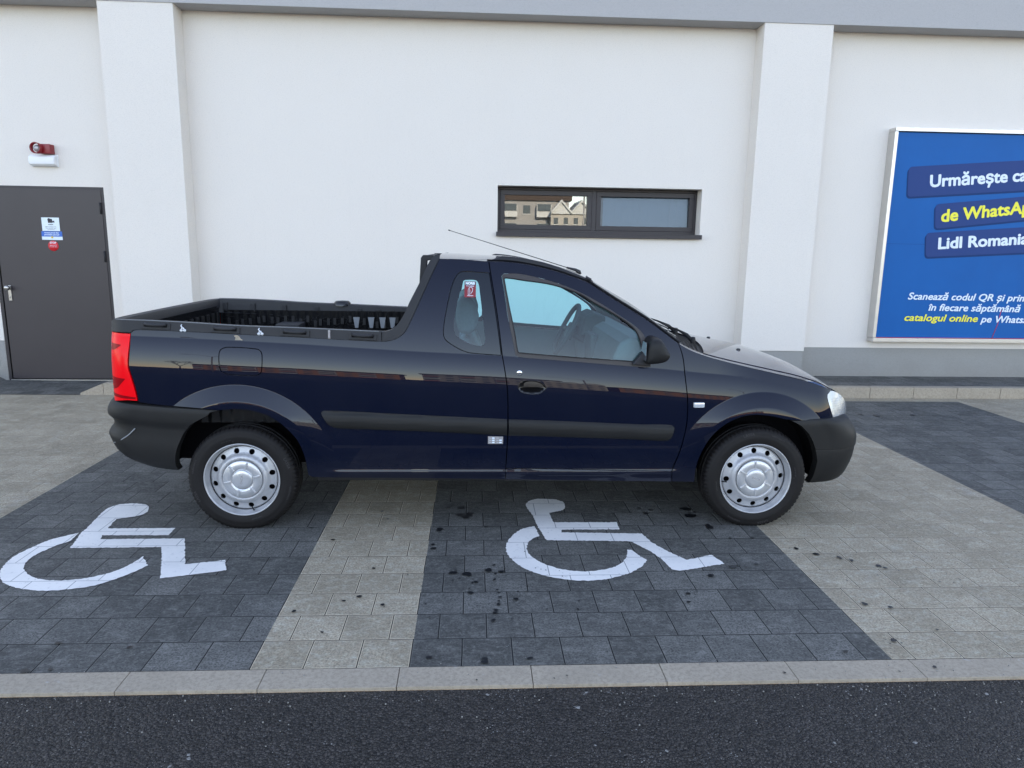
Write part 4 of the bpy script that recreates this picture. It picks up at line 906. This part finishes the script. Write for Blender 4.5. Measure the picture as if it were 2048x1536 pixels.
cw=patch('cowl','black_plastic',truck,lambda v:wb(v)-.03,lambda v:cb(v)+.01,-.93,.93,8,40,-.016)
m=MB()
for k in range(5):
    m.tube([top(wb(vv)+(.02+k*.028)*(1 if True else 1),vv,-.008) for vv in [-.86+.1*i for i in range(18)]],.004,5)
m.build('cowl_ribs','seal_rubber',cw)
for (y0,x0_,y1,x1_) in ((-.50,1.10,.12,1.115),(.02,1.19,.60,1.05)):
    pass
def wiper(va,ia,vb,ib):
    # arm from spindle near the bonnet to the blade lying at the foot of the glass
    a=top(cb(va)-.045,va,.010); b_=top(wb(vb)-.03,vb,.030)
    m=MB(); mid=(a+b_)/2+Vector((0,0,.018)); m.tube([a,a+(b_-a)*.2+Vector((0,0,.02)),mid,b_],.007,6,rs=[.013,.011,.006,.004]); m.lathe([(.001,.03),(.013,.028),(.016,.012),(.016,-.01)],tuple(a),axis='z',seg=14)
    o=m.build('wiper','seal_rubber',truck)
    m=MB(); n=12; pts=[top(wb(vb+ib*(t/n-.45))-.035,vb+ib*(t/n-.45),.016) for t in range(n+1)]; m.tube(pts,.005,5); m.build('wiper_blade','seal_rubber',o)
wiper(-.50,0,-.12,.75); wiper(.12,0,.50,.70)
for x,v in ((1.497,-.40),(1.50,.35)):
    p=top(x,v,.004); m=MB(); m.lathe([(.0005,.010),(.010,.009),(.014,.002),(.013,-.004)],tuple(p),axis='z',seg=14); m.build('washer_nozzle','black_gloss',hood)
# roof strips
for s in (-1,1):
    m=MB()
    def rs_(u,v,s=s):
        x=-.085+.545*u; h=.028*min(1,u*9)*(1-.45*max(0,(u-.55)/.45)); w_=.034
        pr=[(0,-.002),(.002,.6*h),(.010,h),(.026,h),(w_,.55*h),(w_+.002,-.002)]
        q=v*5; i=min(int(q),4); t=q-i; d=pr[i][0]*(1-t)+pr[i+1][0]*t; dz=pr[i][1]*(1-t)+pr[i+1][1]*t
        wv=.955-d/.68; p=top(x,s*wv); return (p.x,p.y,p.z+dz)
    m.grid(rs_,40,5,smooth=False); m.build('roof_strip','black_plastic',roof,smooth_angle=35)
for s in (-1,1):
    m=MB(); p=[top(.455+.03*t,s*.93,.018) for t in (0,1)]; m.tube(p,.016,8,flat=(1,.6)); m.build('strip_clip','black_plastic',roof)
# aerial
m=MB(); A=[Vector((.515,0,1.432)),Vector((.505,0,1.447)),Vector((.436,0,1.4665))]
zt=top(.50,0).z
m.tube([(.515,0,zt-.004),(.512,0,zt+.012),(.49,0,zt+.024),(.43,0,zt+.038)],.01,10,rs=[.016,.014,.010,.0055]); an=m.build('aerial','black_gloss',truck)
ab=Vector((.44,0,zt+.036)); at=ab+Vector((-.770,0,.2265))
m=MB(); m.tube([ab,at],.0024,6,rs=[.0032,.0022]); m.tube([at-Vector((.012,0,-.0035)),at],.004,6); m.build('aerial_rod','black_gloss',an)
# ---- cab rear wall, rack, interior
def xb(z): return interp([(.6,-.64),(1.05,-.63),(1.12,-.60),(1.3,-.515),(1.515,-.405)],z)
m=MB(); 
V,T=triangulate([(-.74,.60),(.74,.60),(.74,1.10),(.655,1.50),(.40,1.53),(-.40,1.53),(-.655,1.50),(-.74,1.10)],[[(-.58,1.14),(.58,1.14),(.52,1.44),(-.52,1.44)]],.1)
o=mesh_obj('cab_rear_wall',[(xb(z),y,z) for y,z in V],T,'navy_paint',truck)
mesh_obj('rear_window',[(xb(1.14)+.003,-.58,1.14),(xb(1.14)+.003,.58,1.14),(xb(1.44)+.003,.52,1.44),(xb(1.44)+.003,-.52,1.44)],[(0,1,2,3)],'side_glass',o)
m=MB(); V,T=triangulate([(-.74,.60),(.74,.60),(.74,1.10),(.655,1.49),(-.655,1.49),(-.74,1.10)],[[(-.56,1.15),(.56,1.15),(.50,1.43),(-.50,1.43)]],.1)
mesh_obj('rear_wall_trim',[(xb(z)+.02,y,z) for y,z in V],T,'interior_grey',o)
m=MB()
R0=[(-.4865,1.30),(-.4865,1.39),(-.476,1.50),(-.466,1.527),(-.44,1.532),(-.40,1.530)]
for s in (-1,1):
    y=s*.60
    m.prism([(-.492,1.10),(-.482,1.40),(-.474,1.515),(-.462,1.531),(-.402,1.531),(-.405,1.505),(-.438,1.500),(-.446,1.38),(-.462,1.10)],lambda x,z:(x,y-.022,z),lambda x,z:(x,y+.022,z))
m.tube([(-.45,-.6,1.513),(-.45,.6,1.513)],.016,10); m.build('cab_rack','black_plastic',truck,bevel=.004)
m=MB(); m.box((.25,0,.40),(1.75,1.50,.04)); m.box((.95,0,.62),(.04,1.46,.5)); m.build('cab_floor','interior_dark',truck)
m=MB()
dp=[(.62,.72),(.60,.86),(.625,.98),(.66,1.055),(.72,1.085),(.84,1.075),(.98,1.00),(1.04,.93),(1.0,.7)]
m.prism(dp,lambda x,z:(x,-.715,z),lambda x,z:(x,.715,z)); da=m.build('dashboard','interior_grey',truck,bevel=.02,smooth_angle=30)
m=MB(); m.prism([(.56,.98),(.60,1.12),(.66,1.145),(.74,1.12),(.74,.98)],lambda x,z:(x,.20,z),lambda x,z:(x,.55,z)); m.build('instrument_cowl','interior_dark',da,bevel=.015)
m=MB(); m.box((.61,0,.90),(.05,.24,.26),bevel=.02); m.build('centre_console','interior_dark',da)
sw=empty('steering_wheel',(.49,.37,1.010),truck); sw.rotation_euler=(0,radians(-64),0)
m=MB(); n=40; pts=[(.188*cos(2*pi*k/n),.188*sin(2*pi*k/n),0) for k in range(n+1)]; m.tube(pts,.0165,10,cap=False); m.build('rim','interior_dark',sw)
m=MB(); m.box((0,0,-.03),(.12,.15,.05),bevel=.02)
for a in (90,210,330): 
    a=radians(a+0); m.tube([(0,0,-.03),(.17*cos(a),.17*sin(a),-.004)],.016,6,flat=(1.2,.6))
m.build('spokes','interior_dark',sw); m=MB(); m.tube([(0,0,-.03),(0,0,-.30)],.035,10); m.build('column','interior_dark',sw)
for s in (-1,1):
    se=empty('seat',(0,s*.37,0),truck)
    m=MB(); m.box((.10,0,.62),(.52,.50,.16),bevel=.05); m.build('cushion','seat_fabric',se,smooth_angle=60)
    m=MB(); bk=[(-.16,.62),(-.05,.62),(-.13,.92),(-.175,1.02),(-.21,1.045),(-.25,1.035),(-.275,.98),(-.25,.80)]
    m.prism(bk,lambda x,z:(x,-.24,z),lambda x,z:(x,.24,z)); m.build('backrest','seat_fabric',se,bevel=.03,smooth_angle=60)
    for q in (-.06,.06): m=MB(); m.tube([(-.225,q,1.0),(-.205,q,1.13)],.007,8); m.build('headrest_post','steel',se)
    m=MB(); hr=[(-.265,1.075),(-.285,1.18),(-.275,1.26),(-.245,1.29),(-.20,1.285),(-.165,1.24),(-.145,1.17),(-.155,1.10),(-.20,1.07)]
    m.prism(hr,lambda x,z:(x,-.13,z),lambda x,z:(x,.13,z)); m.build('headrest','seat_fabric',se,bevel=.025,smooth_angle=60)
m=MB(); m.box((-.31,-.66,1.12),(.05,.02,.10),bevel=.005); m.tube([(-.31,-.665,1.10),(-.33,-.66,.7)],.02,6,flat=(.2,1)); m.build('seat_belt','interior_dark',truck)
m=MB(); m.tube([(.60,0,1.37),(.56,0,1.40)],.008,6); m.box((.575,0,1.35),(.03,.22,.06),bevel=.01); m.build('rear_view_mirror','interior_dark',truck)
# stickers on the quarter window
qg=[o for o in near_q.children if o.name.startswith('quarter_window')][0]
def onq(name,pts,mat,off,parent=qg,**k): return panel(name,pts,mat,parent,[],off,.03,0,**k)
sx0,sx1,sz0,sz1=-.2270,-.1640,1.307,1.392
st=onq('fire_sticker',[(sx0,sz0),(sx1,sz0),(sx1,sz1),(sx0,sz1)],'siren_red',.0004)
def ontext(s,size,x,z,mat,off=.0004):
    cu=bpy.data.curves.new('t','FONT'); cu.body=s; cu.size=size; cu.offset=off; cu.extrude=.0002; cu.align_x='CENTER'
    t=bpy.data.objects.new('t',cu); COL.objects.link(t); dg=bpy.context.evaluated_depsgraph_get(); dg.update(); me=bpy.data.meshes.new_from_object(t.evaluated_get(dg)); bpy.data.objects.remove(t)
    for v in me.vertices:
        X=x+v.co.x; Z=z+v.co.y; v.co=(X,-(wside(X,Z)+.0012+v.co.z),Z)
    me.materials.clear(); me.materials.append(M[mat]); return link(bpy.data.objects.new('sticker_text',me),st)
onq('sticker_header',[(sx0+.0015,1.372),(sx1-.0015,1.372),(sx1-.0015,1.3905),(sx0+.0015,1.3905)],'text_dark',.0008,st)
ontext('NORIS',.0172,(sx0+sx1)/2,1.3765,'text_white',.0012); ontext('Feuerschutz',.0085,(sx0+sx1)/2,1.3655,'text_white',.0003)
ontext('www.noris.ro',.006,(sx0+sx1)/2,1.3145,'text_white'); 
m=MB(); cx,cz=(sx0+sx1)/2,1.334
yy=lambda x,z:-(wside(x,z)+.0016)
def tb(pts,r): m.tube([(x,yy(x,z),z) for x,z in pts],r,5,flat=(1,.3))
tb([(cx-.011,cz-.012),(cx-.011,cz+.014),(cx-.007,cz+.019),(cx-.002,cz+.014),(cx-.002,cz-.012),(cx-.011,cz-.012)],.0014); tb([(cx-.006,cz+.019),(cx-.004,cz+.026),(cx+.006,cz+.028),(cx+.014,cz+.020),(cx+.012,cz+.006),(cx+.003,cz-.008)],.0017); tb([(cx-.012,cz+.022),(cx-.004,cz+.024)],.0014)
m.build('extinguisher_symbol','text_white',st)
# ---- mirror
MR=smooth([(.762,.975),(.765,1.04),(.775,1.085),(.793,1.108),(.822,1.110),(.846,1.10),(.862,1.078),(.884,1.040),(.8965,1.0155),(.892,.997),(.877,.981),(.845,.970),(.795,.964),(.770,.966)],.008,60)
for s in (-1,1):
    cxm=sum(p[0] for p in MR)/len(MR); czm=sum(p[1] for p in MR)/len(MR)
    m=MB(); lv=[(.0,.93),(.02,.985),(.07,1.0),(.12,.985),(.15,.93),(.168,.80),(.176,.55),(.179,.2)]
    y0=.775; rows=[]
    for d,k in lv: rows.append([m.bm.verts.new((cxm+(x-cxm)*k,s*(y0+d),czm+(z-czm)*k)) for x,z in MR])
    n=len(MR)
    for A_,B_ in zip(rows,rows[1:]):
        for i in range(n): f=m.bm.faces.new((A_[i],A_[(i+1)%n],B_[(i+1)%n],B_[i])); f.smooth=True
    m.bm.faces.new(rows[0]); f=m.bm.faces.new(rows[-1]); f.smooth=True
    dpar=near_d if s<0 else [o for o in truck.children if o.name.startswith('door') and 'gap' not in o.name and o is not near_d][0]
    mo=m.build('wing_mirror','bumper_plastic',dpar)
    m=MB(); m.prism([(.70,.955),(.80,.945),(.815,.99),(.80,1.04),(.79,1.06)],lambda x,z:(x,s*(wside(x,z)-.01),z),lambda x,z:(x,s*(wside(x,z)+.035),z)); m.build('mirror_foot','black_plastic',mo,bevel=.006)
    m=MB(); m.prism(offset_poly(smooth([(.755,.985),(.757,1.04),(.762,1.085),(.762,1.08)],.02,60),0) if False else [(0,.0),(0,1),(1,1),(1,0)],lambda a,b:(.759,s*(.79+.135*a),.985+.10*b),lambda a,b:(.7605,s*(.79+.135*a),.985+.10*b)); m.build('mirror_glass','chrome',mo)
# ---- rail handles and hooks
for k in range(0,8,2):
    (xa,za),(xc,zc2)=Wc['railh'][k],Wc['railh'][k+1]; x0=(xa+xc)/2; L_=(xc-xa)/2
    zz=interp([(-1.87,1.1385),(-1.5,1.122),(-1.13,1.108),(-.77,1.092)],x0); sl=-math.atan(.042)
    y=-(wside(x0,zz)+.006)
    root=empty('tie_down_handle',(x0,y,zz),near_c); root.rotation_euler=(radians(-8),-sl,0)
    m=MB(); m.box((0,-.002,0),(2*L_,.010,.036),bevel=.004); m.build('handle_plate','black_plastic',root)
    for s in (-1,1): m=MB(); m.box((s*(L_-.030),-.0085,.003),(.026,.004,.017),bevel=.0018); m.build('handle_recess','void',root)
    m=MB(); m.tube([(-L_+.022,-.010,.010),(-L_*.5,-.020,.006),(0,-.024,.004),(L_*.5,-.020,.006),(L_-.022,-.010,.010)],.009,8,flat=(1,1.0)); m.build('grip','black_plastic',root)
for i,(x,z) in enumerate(Wc['hooks']):
    z=interp([(-1.73,1.130),(-1.32,1.115),(-.95,1.101)],x); y=-(wside(x,z)+.009)
    m=MB()
    if i<2:
        m.tube([(x-.004,y,z+.020),(x-.008,y-.004,z+.012),(x-.002,y-.004,z+.006),(x-.001,y-.004,z-.006)],.003,6)
        for s in (-1,1): m.lathe([(.0005,-.006),(.007,-.005),(.0085,0)],(x+s*.0085,y,z-.012),seg=12); m.tube([(x+s*.0085,y-.002,z-.010),(x+s*.002,y-.003,z+.004)],.004,6)
    else:
        m.box((x,y,z+.002),(.012,.006,.046),bevel=.002); m.lathe([(.0005,-.008),(.004,-.007),(.004,0)],(x,y,z-.014),seg=10)
    m.build('hook','hook_metal' if i<2 else 'lens_grey',near_c)
# ---- bed
bed=MB(); 
def wallx(u,v,s): return (-2.06+u*1.43,s*.725,1.06-v*.46)
m=MB()
for s in (-1,1): m.grid(lambda u,v,s=s:(-2.07+u*1.44,s*(.735+.004*sin(u*150)),1.09-v*.5),160,2)
m.grid(lambda u,v:(-2.075,-.735+u*1.47,1.12-v*.55),2,2)
m.grid(lambda u,v:(-2.07+u*1.44,-.735+v*1.47,.60),2,2); 
m.grid(lambda u,v:(-.655,-.735+u*1.47,1.10-v*.5),2,2); bd=m.build('bed_liner','black_gloss',truck,recalc=False)
m=MB(); random.seed(3)
for k in range(26):
    x=-2.0+k*.052+random.uniform(-.01,.01); a=random.uniform(-.4,.4)
    z=random.uniform(.985,1.03)
    m.box((x,.727,z),(.022,.006,.05),rot=None,bevel=.002)
for k in range(70):
    x=random.uniform(-2.04,-.68); z=random.uniform(.95,1.05); a=random.uniform(0,pi); l=random.uniform(.015,.05)
    m.tube([(x-l*cos(a),.729,z-l*sin(a)*.6),(x+l*cos(a),.7265,z+l*sin(a)*.6)],.0013,4)
m.build('liner_ribs','seal_rubber',bd)
for x in (-1.06,-.95,-.865,-.79): m=MB(); m.prism([(x-.024,1.045),(x+.024,1.045),(x+.012,.965),(x-.012,.965)],lambda a,b:(a,.722,b),lambda a,b:(a,.733,b)); m.build('liner_bracket','scuff_grey',bd)
m=MB(); m.box((-1.52,.60,.985),(.17,.2,.05),bevel=.01); m.build('wheel_box','dark_metal',bd)
m=MB(); random.seed(4)
for k in range(14):
    y=-.62+k*.10; m.box((-2.068,y,1.02),(.012,.045,.11),bevel=.005)
m.build('tailgate_liner','seal_rubber',bd)
tg=MB(); tg.grid(lambda u,v:(-2.135-.015*(1-(2*u-1)**2),-.745+1.49*u,1.145-v*.42),20,1); tgo=tg.build('tailgate','navy_paint',truck)
m=MB()
def tgc(u,v):
    prof=[(.0,-.03),(.0,.004),(.012,.012),(.05,.008),(.058,-.004),(.062,-.05)]
    q=v*5; i=min(int(q),4); t=q-i; d=prof[i][0]*(1-t)+prof[i+1][0]*t; dz=prof[i][1]*(1-t)+prof[i+1][1]*t
    y=-.765+1.53*u; return (-2.140-.012*(1-(2*u-1)**2)+d+ .02*abs(2*u-1)**12,y,1.158+dz)
m.grid(tgc,30,5,smooth=False); m.build('tailgate_cap','black_plastic',tgo,smooth_angle=30)
# ---- bumpers
def bumper(name,levels,mat,xarch,front,wfun,D_,Lc):
    """levels: (z, x where the corner starts, extra width)"""
    m=MB(); n=26; sgx=1 if front else -1; rows=[]
    zs_=[l[0] for l in levels]
    for z,xc,ew in levels:
        xa=xarch(z); row=[]
        for k in range(9): # side
            x=xa+(xc-xa)*k/8; row.append((x,-(wfun(x,z)+ew)))
        w0=wfun(xc,z)+ew
        for k in range(1,n+1):
            a=(pi/2)*k/n; 
            x=xc+sgx*Lc*sin(a)**.9; y=-(w0-D_*(1-max(0,cos(a))**.9)); row.append((x,y))
        yl=row[-1][1]; xl=row[-1][0]
        for k in range(1,6): row.append((xl+sgx*.05*sin(pi/2*k/5)*.8,yl*(1-k/5)))
        full=[(x,y,z) for x,y in row]+[(x,-y,z) for x,y in row[-2::-1]]
        rows.append([m.bm.verts.new(p) for p in full])
    for A_,B_ in zip(rows,rows[1:]):
        for i in range(len(A_)-1): f=m.bm.faces.new((A_[i],A_[i+1],B_[i+1],B_[i])); f.smooth=True
    # turned-in arch edge, top and bottom lips
    for s in (0,-1):
        E_=[r[s] for r in rows]; I_=[m.bm.verts.new((v.co.x,v.co.y*(1-.06/abs(v.co.y)) if True else 0,v.co.z)) for v in E_]
        for a_,b_,c2,d2 in zip(E_,E_[1:],I_[1:],I_): m.bm.faces.new((a_,b_,c2,d2))
    for r,dz in ((rows[0],-.004),(rows[-1],.004)):
        I_=[m.bm.verts.new((v.co.x-sgx*.03*(1 if i>8 and i<len(r)-9 else 0),v.co.y*.94,v.co.z+dz)) for i,v in enumerate(r)]
        for i in range(len(r)-1): m.bm.faces.new((r[i],r[i+1],I_[i+1],I_[i]))
    return m.build(name,mat,truck,smooth_angle=28)
fa=lambda z: interp([(.243,1.814),(.255,1.808),(.29,1.817),(.397,1.821),(.488,1.791),(.557,1.7484),(.605,1.698),(.628,1.655),(.641,1.622)],z)
fw=lambda x,z: .872-.07*(max(0,x-1.0))**2-(.03*((.45-z)/.2)**2 if z<.45 else 0)-(.05*((z-.6)/.05)**2 if z>.6 else 0)*0
BF=1.888
fl_=[(.6395,-.105,-.004),(.634,-.092,.004),(.622,-.070,.008),(.604,-.055,.010),(.583,-.036,.010),(.555,-.016,.010),(.53,-.006,.010),(.508,0,.010),(.462,0,.010),(.459,-.004,.006),(.44,-.005,.008),(.39,-.010,.006),(.35,-.018,.004),(.31,-.028,.0),(.28,-.038,-.003),(.258,-.05,-.008),(.245,-.064,-.016),(.238,-.085,-.03)]
fb=bumper('front_bumper',[(z,BF+dx,ew) for z,dx,ew in fl_],'bumper_plastic',fa,True,fw,.30,.26)
ra=lambda z: interp([(.339,-1.806),(.375,-1.811),(.4215,-1.806),(.4807,-1.789),(.5637,-1.7496),(.6178,-1.7025),(.6515,-1.6465),(.680,-1.5975),(.70,-1.535)],z)
def rtop(x): return interp([(-2.2,.742),(-2.14,.736),(-1.99,.7216),(-1.839,.7093),(-1.645,.7011),(-1.5,.693)],x)
rw=lambda x,z: .8665-.018*(max(0,-x-1.4)/.7)**2-(.03*((.45-z)/.1)**2*.3 if z<.45 else 0)
BR=-2.02
rl_=[(1,.058,.0),(.985,.046,.010),(.95,.035,.014),(.90,.024,.015),(.84,.014,.015),(.78,.009,.014),(.735,.010,.011),(.70,.020,.004),(.665,.030,.0),(.63,.034,0),(.58,.034,0),(.53,.026,0),(.48,.014,.001),(.43,.004,.002),(.39,.0,.002),(.34,.006,.002),(.26,.016,.0),(.18,.030,-.004),(.10,.056,-.01),(.05,.085,-.018),(0,.135,-.03)]
def rbump():
    m=MB(); n=26; rows=[]; mi_=[]
    for t,dx,ew in rl_:
        row=[]; xc=BR+dx
        pts=[]
        for k in range(13):
            pts.append((k/12,None))
        def zof(x,yy_=0):
            zb=interp([(-2.2,.405),(-2.15,.388),(-2.09,.376),(-1.965,.3555),(-1.836,.3387),(-1.79,.337),(-1.4,.337)],x); return zb+(rtop(x)-zb)*t
        zz=zof(-1.85); xa=ra(zz)
        if t>.93: xa=interp([(.93,-1.62),(1,-1.535)],t)
        for k in range(13):
            x=xa+(xc-xa)*k/12; z=zof(x); row.append((x,-(rw(x,z)+ew),z))
        w0=-row[-1][1]
        for k in range(1,n+1):
            a=(pi/2)*k/n; x=xc-.195*sin(a)**.9; y=-(w0-.19*(1-max(0,cos(a))**.9)); row.append((x,y,zof(x)))
        x_,y_,z_=row[-1]
        for k in range(1,6): row.append((x_-.02*sin(pi/2*k/5),y_*(1-k/5),z_))
        rows.append([m.bm.verts.new(p) for p in row+[(x,-y,z) for x,y,z in row[-2::-1]]])
    for A_,B_ in zip(rows,rows[1:]):
        for i in range(len(A_)-1): m.bm.faces.new((A_[i],A_[i+1],B_[i+1],B_[i]))
    for s in (0,-1):
        E_=[r[s] for r in rows]; I_=[m.bm.verts.new((v.co.x,v.co.y*.93,v.co.z)) for v in E_]
        for a_,b_,c2,d2 in zip(E_,E_[1:],I_[1:],I_): m.bm.faces.new((a_,b_,c2,d2))
    for r in (rows[0],rows[-1]):
        I_=[m.bm.verts.new((v.co.x+(.02 if v.co.x<-2 else 0),v.co.y*.94,v.co.z)) for i,v in enumerate(r)]
        for i in range(len(r)-1): m.bm.faces.new((r[i],r[i+1],I_[i+1],I_[i]))
    return m.build('rear_bumper','bumper_plastic',truck,smooth_angle=30)
rb=rbump()
m=MB(); sc_=[(-2.150,.492),(-2.134,.4975),(-2.10,.512),(-2.0756,.5275),(-2.045,.547),(-2.0303,.560),(-2.005,.585)]
m.tube([(x,-(rw(x,z)+.006-(.19*(1-math.sqrt(max(0,1-min(1,((-x-2.02)/.195))**2))) if x<-2.02 else 0)),z) for x,z in smooth(sc_,.01,60,False)],.0035,6); m.build('scuffed_edge','scuff_grey',rb)
# closing pieces under and in front
m=MB(); m.grid(lambda u,v:(2.05+.09*(1-(2*u-1)**2),-.50+1.0*u,.70-v*.10),20,2); m.build('grille','black_plastic',truck)
m=MB(); m.box((0,0,.33),(1.9,1.36,.10)); m.box((-2.02,0,.50),(.16,1.35,.25)); m.box((0,.25,.25),(2.6,.10,.06)); m.box((AX,0,.33),(.5,.9,.12)); m.build('underbody','void',truck)
for x in (-AX,AX): m=MB(); m.tube([(x,-.62,AZ),(x,.62,AZ)],.035,10); m.build('axle','dark_metal',truck)
m=MB(); m.box((0,0,.335),(1.95,1.60,.085)); m.box((1.66,-.60,.27),(.02,.02,.05)); m.build('underside_shade_box','void',truck)  # extra black box across the underside, added to darken the ground beneath
# ---- wheels
def tyre_mesh():
    m=MB(); seg=288
    pr=[(.203,.013),(.210,.007),(.222,.0035),(.240,.0005),(.252,.0),(.256,.0018),(.268,.0028),(.278,.005),(.282,.0085),(.290,.013),(.2965,.0205),(.300,.030),(.3025,.044),(.3035,.050),(.2975,.052),(.2975,.059),(.3038,.061),(.304,.09),(.2975,.092),(.2975,.1),(.304,.102),(.3035,.135),(.2965,.160),(.26,.183),(.21,.178)]
    def fn(j,k,r):
        return r-.0055 if (9<=j<=12 and (k%4==0)) else r
    m.lathe(pr,(0,0,0),seg=seg,fn=fn,smooth=False)
    return m
def letters(s,r,a0,size,parent,name='tyre_lettering',y=-.0002,da=None):
    # raised letters bent round the sidewall; a0 = angle (deg) of the first letter, clockwise
    cu=bpy.data.curves.new('t','FONT'); cu.body=s; cu.size=size; cu.offset=size*.02; cu.extrude=.0006; cu.space_character=1.15; cu.resolution_u=2
    t=bpy.data.objects.new('t',cu); COL.objects.link(t); dg=bpy.context.evaluated_depsgraph_get(); dg.update(); me=bpy.data.meshes.new_from_object(t.evaluated_get(dg)); bpy.data.objects.remove(t)
    for v in me.vertices:
        a=radians(a0)-v.co.x/r; rr=r+v.co.y
        v.co=(rr*cos(a),y+interp([(.21,.007),(.222,.0035),(.24,.0005),(.252,0),(.256,.0018),(.268,.0028),(.278,.005),(.282,.0085)],rr)-.0008-v.co.z*.5,rr*sin(a))
    me.materials.clear(); me.materials.append(M['tyre_letter']); return link(bpy.data.objects.new(name,me),parent)
def disc_mesh():
    def dpt(r): return interp([(.060,.024),(.108,.024),(.112,.020),(.118,.0165),(.126,.0175),(.134,.022),(.142,.032),(.150,.038),(.172,.044),(.1815,.047),(.184,.052)],r)
    outer=[(.184*cos(2*pi*k/96),.184*sin(2*pi*k/96)) for k in range(96)]; inner=[(.060*cos(2*pi*k/48),.060*sin(2*pi*k/48)) for k in range(48)]
    holes=[inner]
    for h in range(12):
        a=2*pi*(h+.18)/12; holes.append([(.1605*cos(a)+.0155*cos(2*pi*k/20),.1605*sin(a)+.0155*sin(2*pi*k/20)) for k in range(20)])
    V,T=triangulate(outer,holes,.0065)
    e=.0008; vs_=[]; nr=[]
    for x,z in V:
        r=math.hypot(x,z); vs_.append((x,dpt(r),z)); s=(dpt(r+e)-dpt(r-e))/(2*e); nr.append(Vector((s*x/r,-1,s*z/r)).normalized())
    fc=[];ln=[];cnt={}
    for a,b,c in T:
        (x1,z1),(x2,z2),(x3,z3)=V[a],V[b],V[c]
        if (x2-x1)*(z3-z1)-(x3-x1)*(z2-z1)<0: a,b,c=a,c,b
        fc.append((a,b,c)); ln+=[nr[a],nr[b],nr[c]]
        for q in ((a,b),(b,c),(c,a)): cnt[q]=1
    for (u,v) in list(cnt):
        if (v,u) in cnt: continue
        b=len(vs_); pu,pv=Vector(vs_[u]),Vector(vs_[v]); iu=pu+Vector((0,.006,0)); iv=pv+Vector((0,.006,0)); vs_+=[tuple(pu),tuple(iu),tuple(iv),tuple(pv)]; fc.append((b,b+1,b+2,b+3))
        n=(iu-pu).cross(pv-pu).normalized(); ln+=[n]*4
    return vs_,fc,[tuple(n) for n in ln]
def make_wheel():
    w_=empty('wheel',(0,0,0))
    ty=tyre_mesh().build('tyre','rubber',w_,smooth_angle=35)
    m=MB(); m.lathe([(.2035,.016),(.2085,.010),(.2095,.0055),(.2075,.002),(.2035,.0025),(.2005,.008),(.1975,.018),(.1935,.030),(.1905,.034),(.1880,.042),(.1850,.060),(.184,.12),(.20,.17)],seg=96); rm=m.build('rim','rim_silver',w_)
    vs_,fc,ln=disc_mesh(); mesh_obj('wheel_disc',vs_,fc,'rim_silver',rm,normals=ln)
    m=MB(); m.lathe([(.1845,.046),(.1862,.0445),(.1878,.046)],seg=80); m.build('rim_gap','void',rm)
    m=MB(); m.lathe([(.0005,.075),(.183,.075)],seg=48); m.lathe([(.12,.07),(.12,.12)],seg=24); m.build('brake_drum','void',w_)
    m=MB(); m.lathe([(.1080,.0175),(.1070,.0130),(.1040,.0110),(.070,.0085),(.0640,.0100),(.0600,.0130),(.0560,.0135),(.0548,.0085),(.0535,.0060),(.0500,.0042),(.030,.0025),(.0005,.0018)],seg=96); hc_=m.build('hub_cap','cap_silver',w_)
    for k in range(6):
        a=radians(90+60*k+6); m=MB(); rot=Matrix.Rotation(-a,4,'Y')
        vs2=m.box((.083,.0085,0),(.040,.0075,.0105),bevel=.0018); bmesh.ops.rotate(m.bm,cent=(0,0,0),matrix=rot,verts=list(m.bm.verts))
        m.build('cap_bar','cap_silver',hc_)
    m=MB(); m.lathe([(.0562,.0120),(.0552,.0120)],seg=60); m.build('cap_groove','void',hc_)
    text('cap_emblem','DACIA',.017,(0,.0022,-.004),'lens_grey',hc_,align='CENTER',off=.0003,ext=.0006,roll=-.25)
    m=MB(); m.tube([(-.1905,.030,-.030),(-.172,.020,-.027),(-.163,.018,-.026)],.0045,8,rs=[.004,.004,.0052]); m.build('valve','black_gloss',rm)
    letters('LASSA',.262,112,.021,ty); letters('GREENWAYS',.263,76,.0125,ty); letters('LASSA',.262,-68,.021,ty); letters('GREENWAYS',.263,-104,.0125,ty); letters('185/65 R15 88T',.230,20,.008,ty); letters('185/65 R15 88T',.230,200,.008,ty)
    m=MB(); m.lathe([(.0035,-.0012),(.0035,0.001),(.0045,.001),(.0045,-.0012),(.0035,-.0012)],(.222,.003,.012),seg=14); m.build('tyre_dot','tyre_letter',ty)
    return w_
def copy_tree(o,parent=None):
    c=o.copy(); COL.objects.link(c); c.parent=parent
    for ch in list(o.children): copy_tree(ch,c)
    return c
wheel0=make_wheel(); wheel0.parent=truck; wheel0.location=(AX,-.853,AZ); wheel0.rotation_euler=(0,radians(2),0)
for x,y,a in ((-AX,-.853,radians(-100+4)),(AX,.853,1),(-AX,.853,2)):
    c=copy_tree(wheel0,truck); c.location=(x,y,AZ); c.rotation_euler=(0,a,0) if y<0 else (0,a,pi)
    if y>0: c.rotation_mode='XYZ'
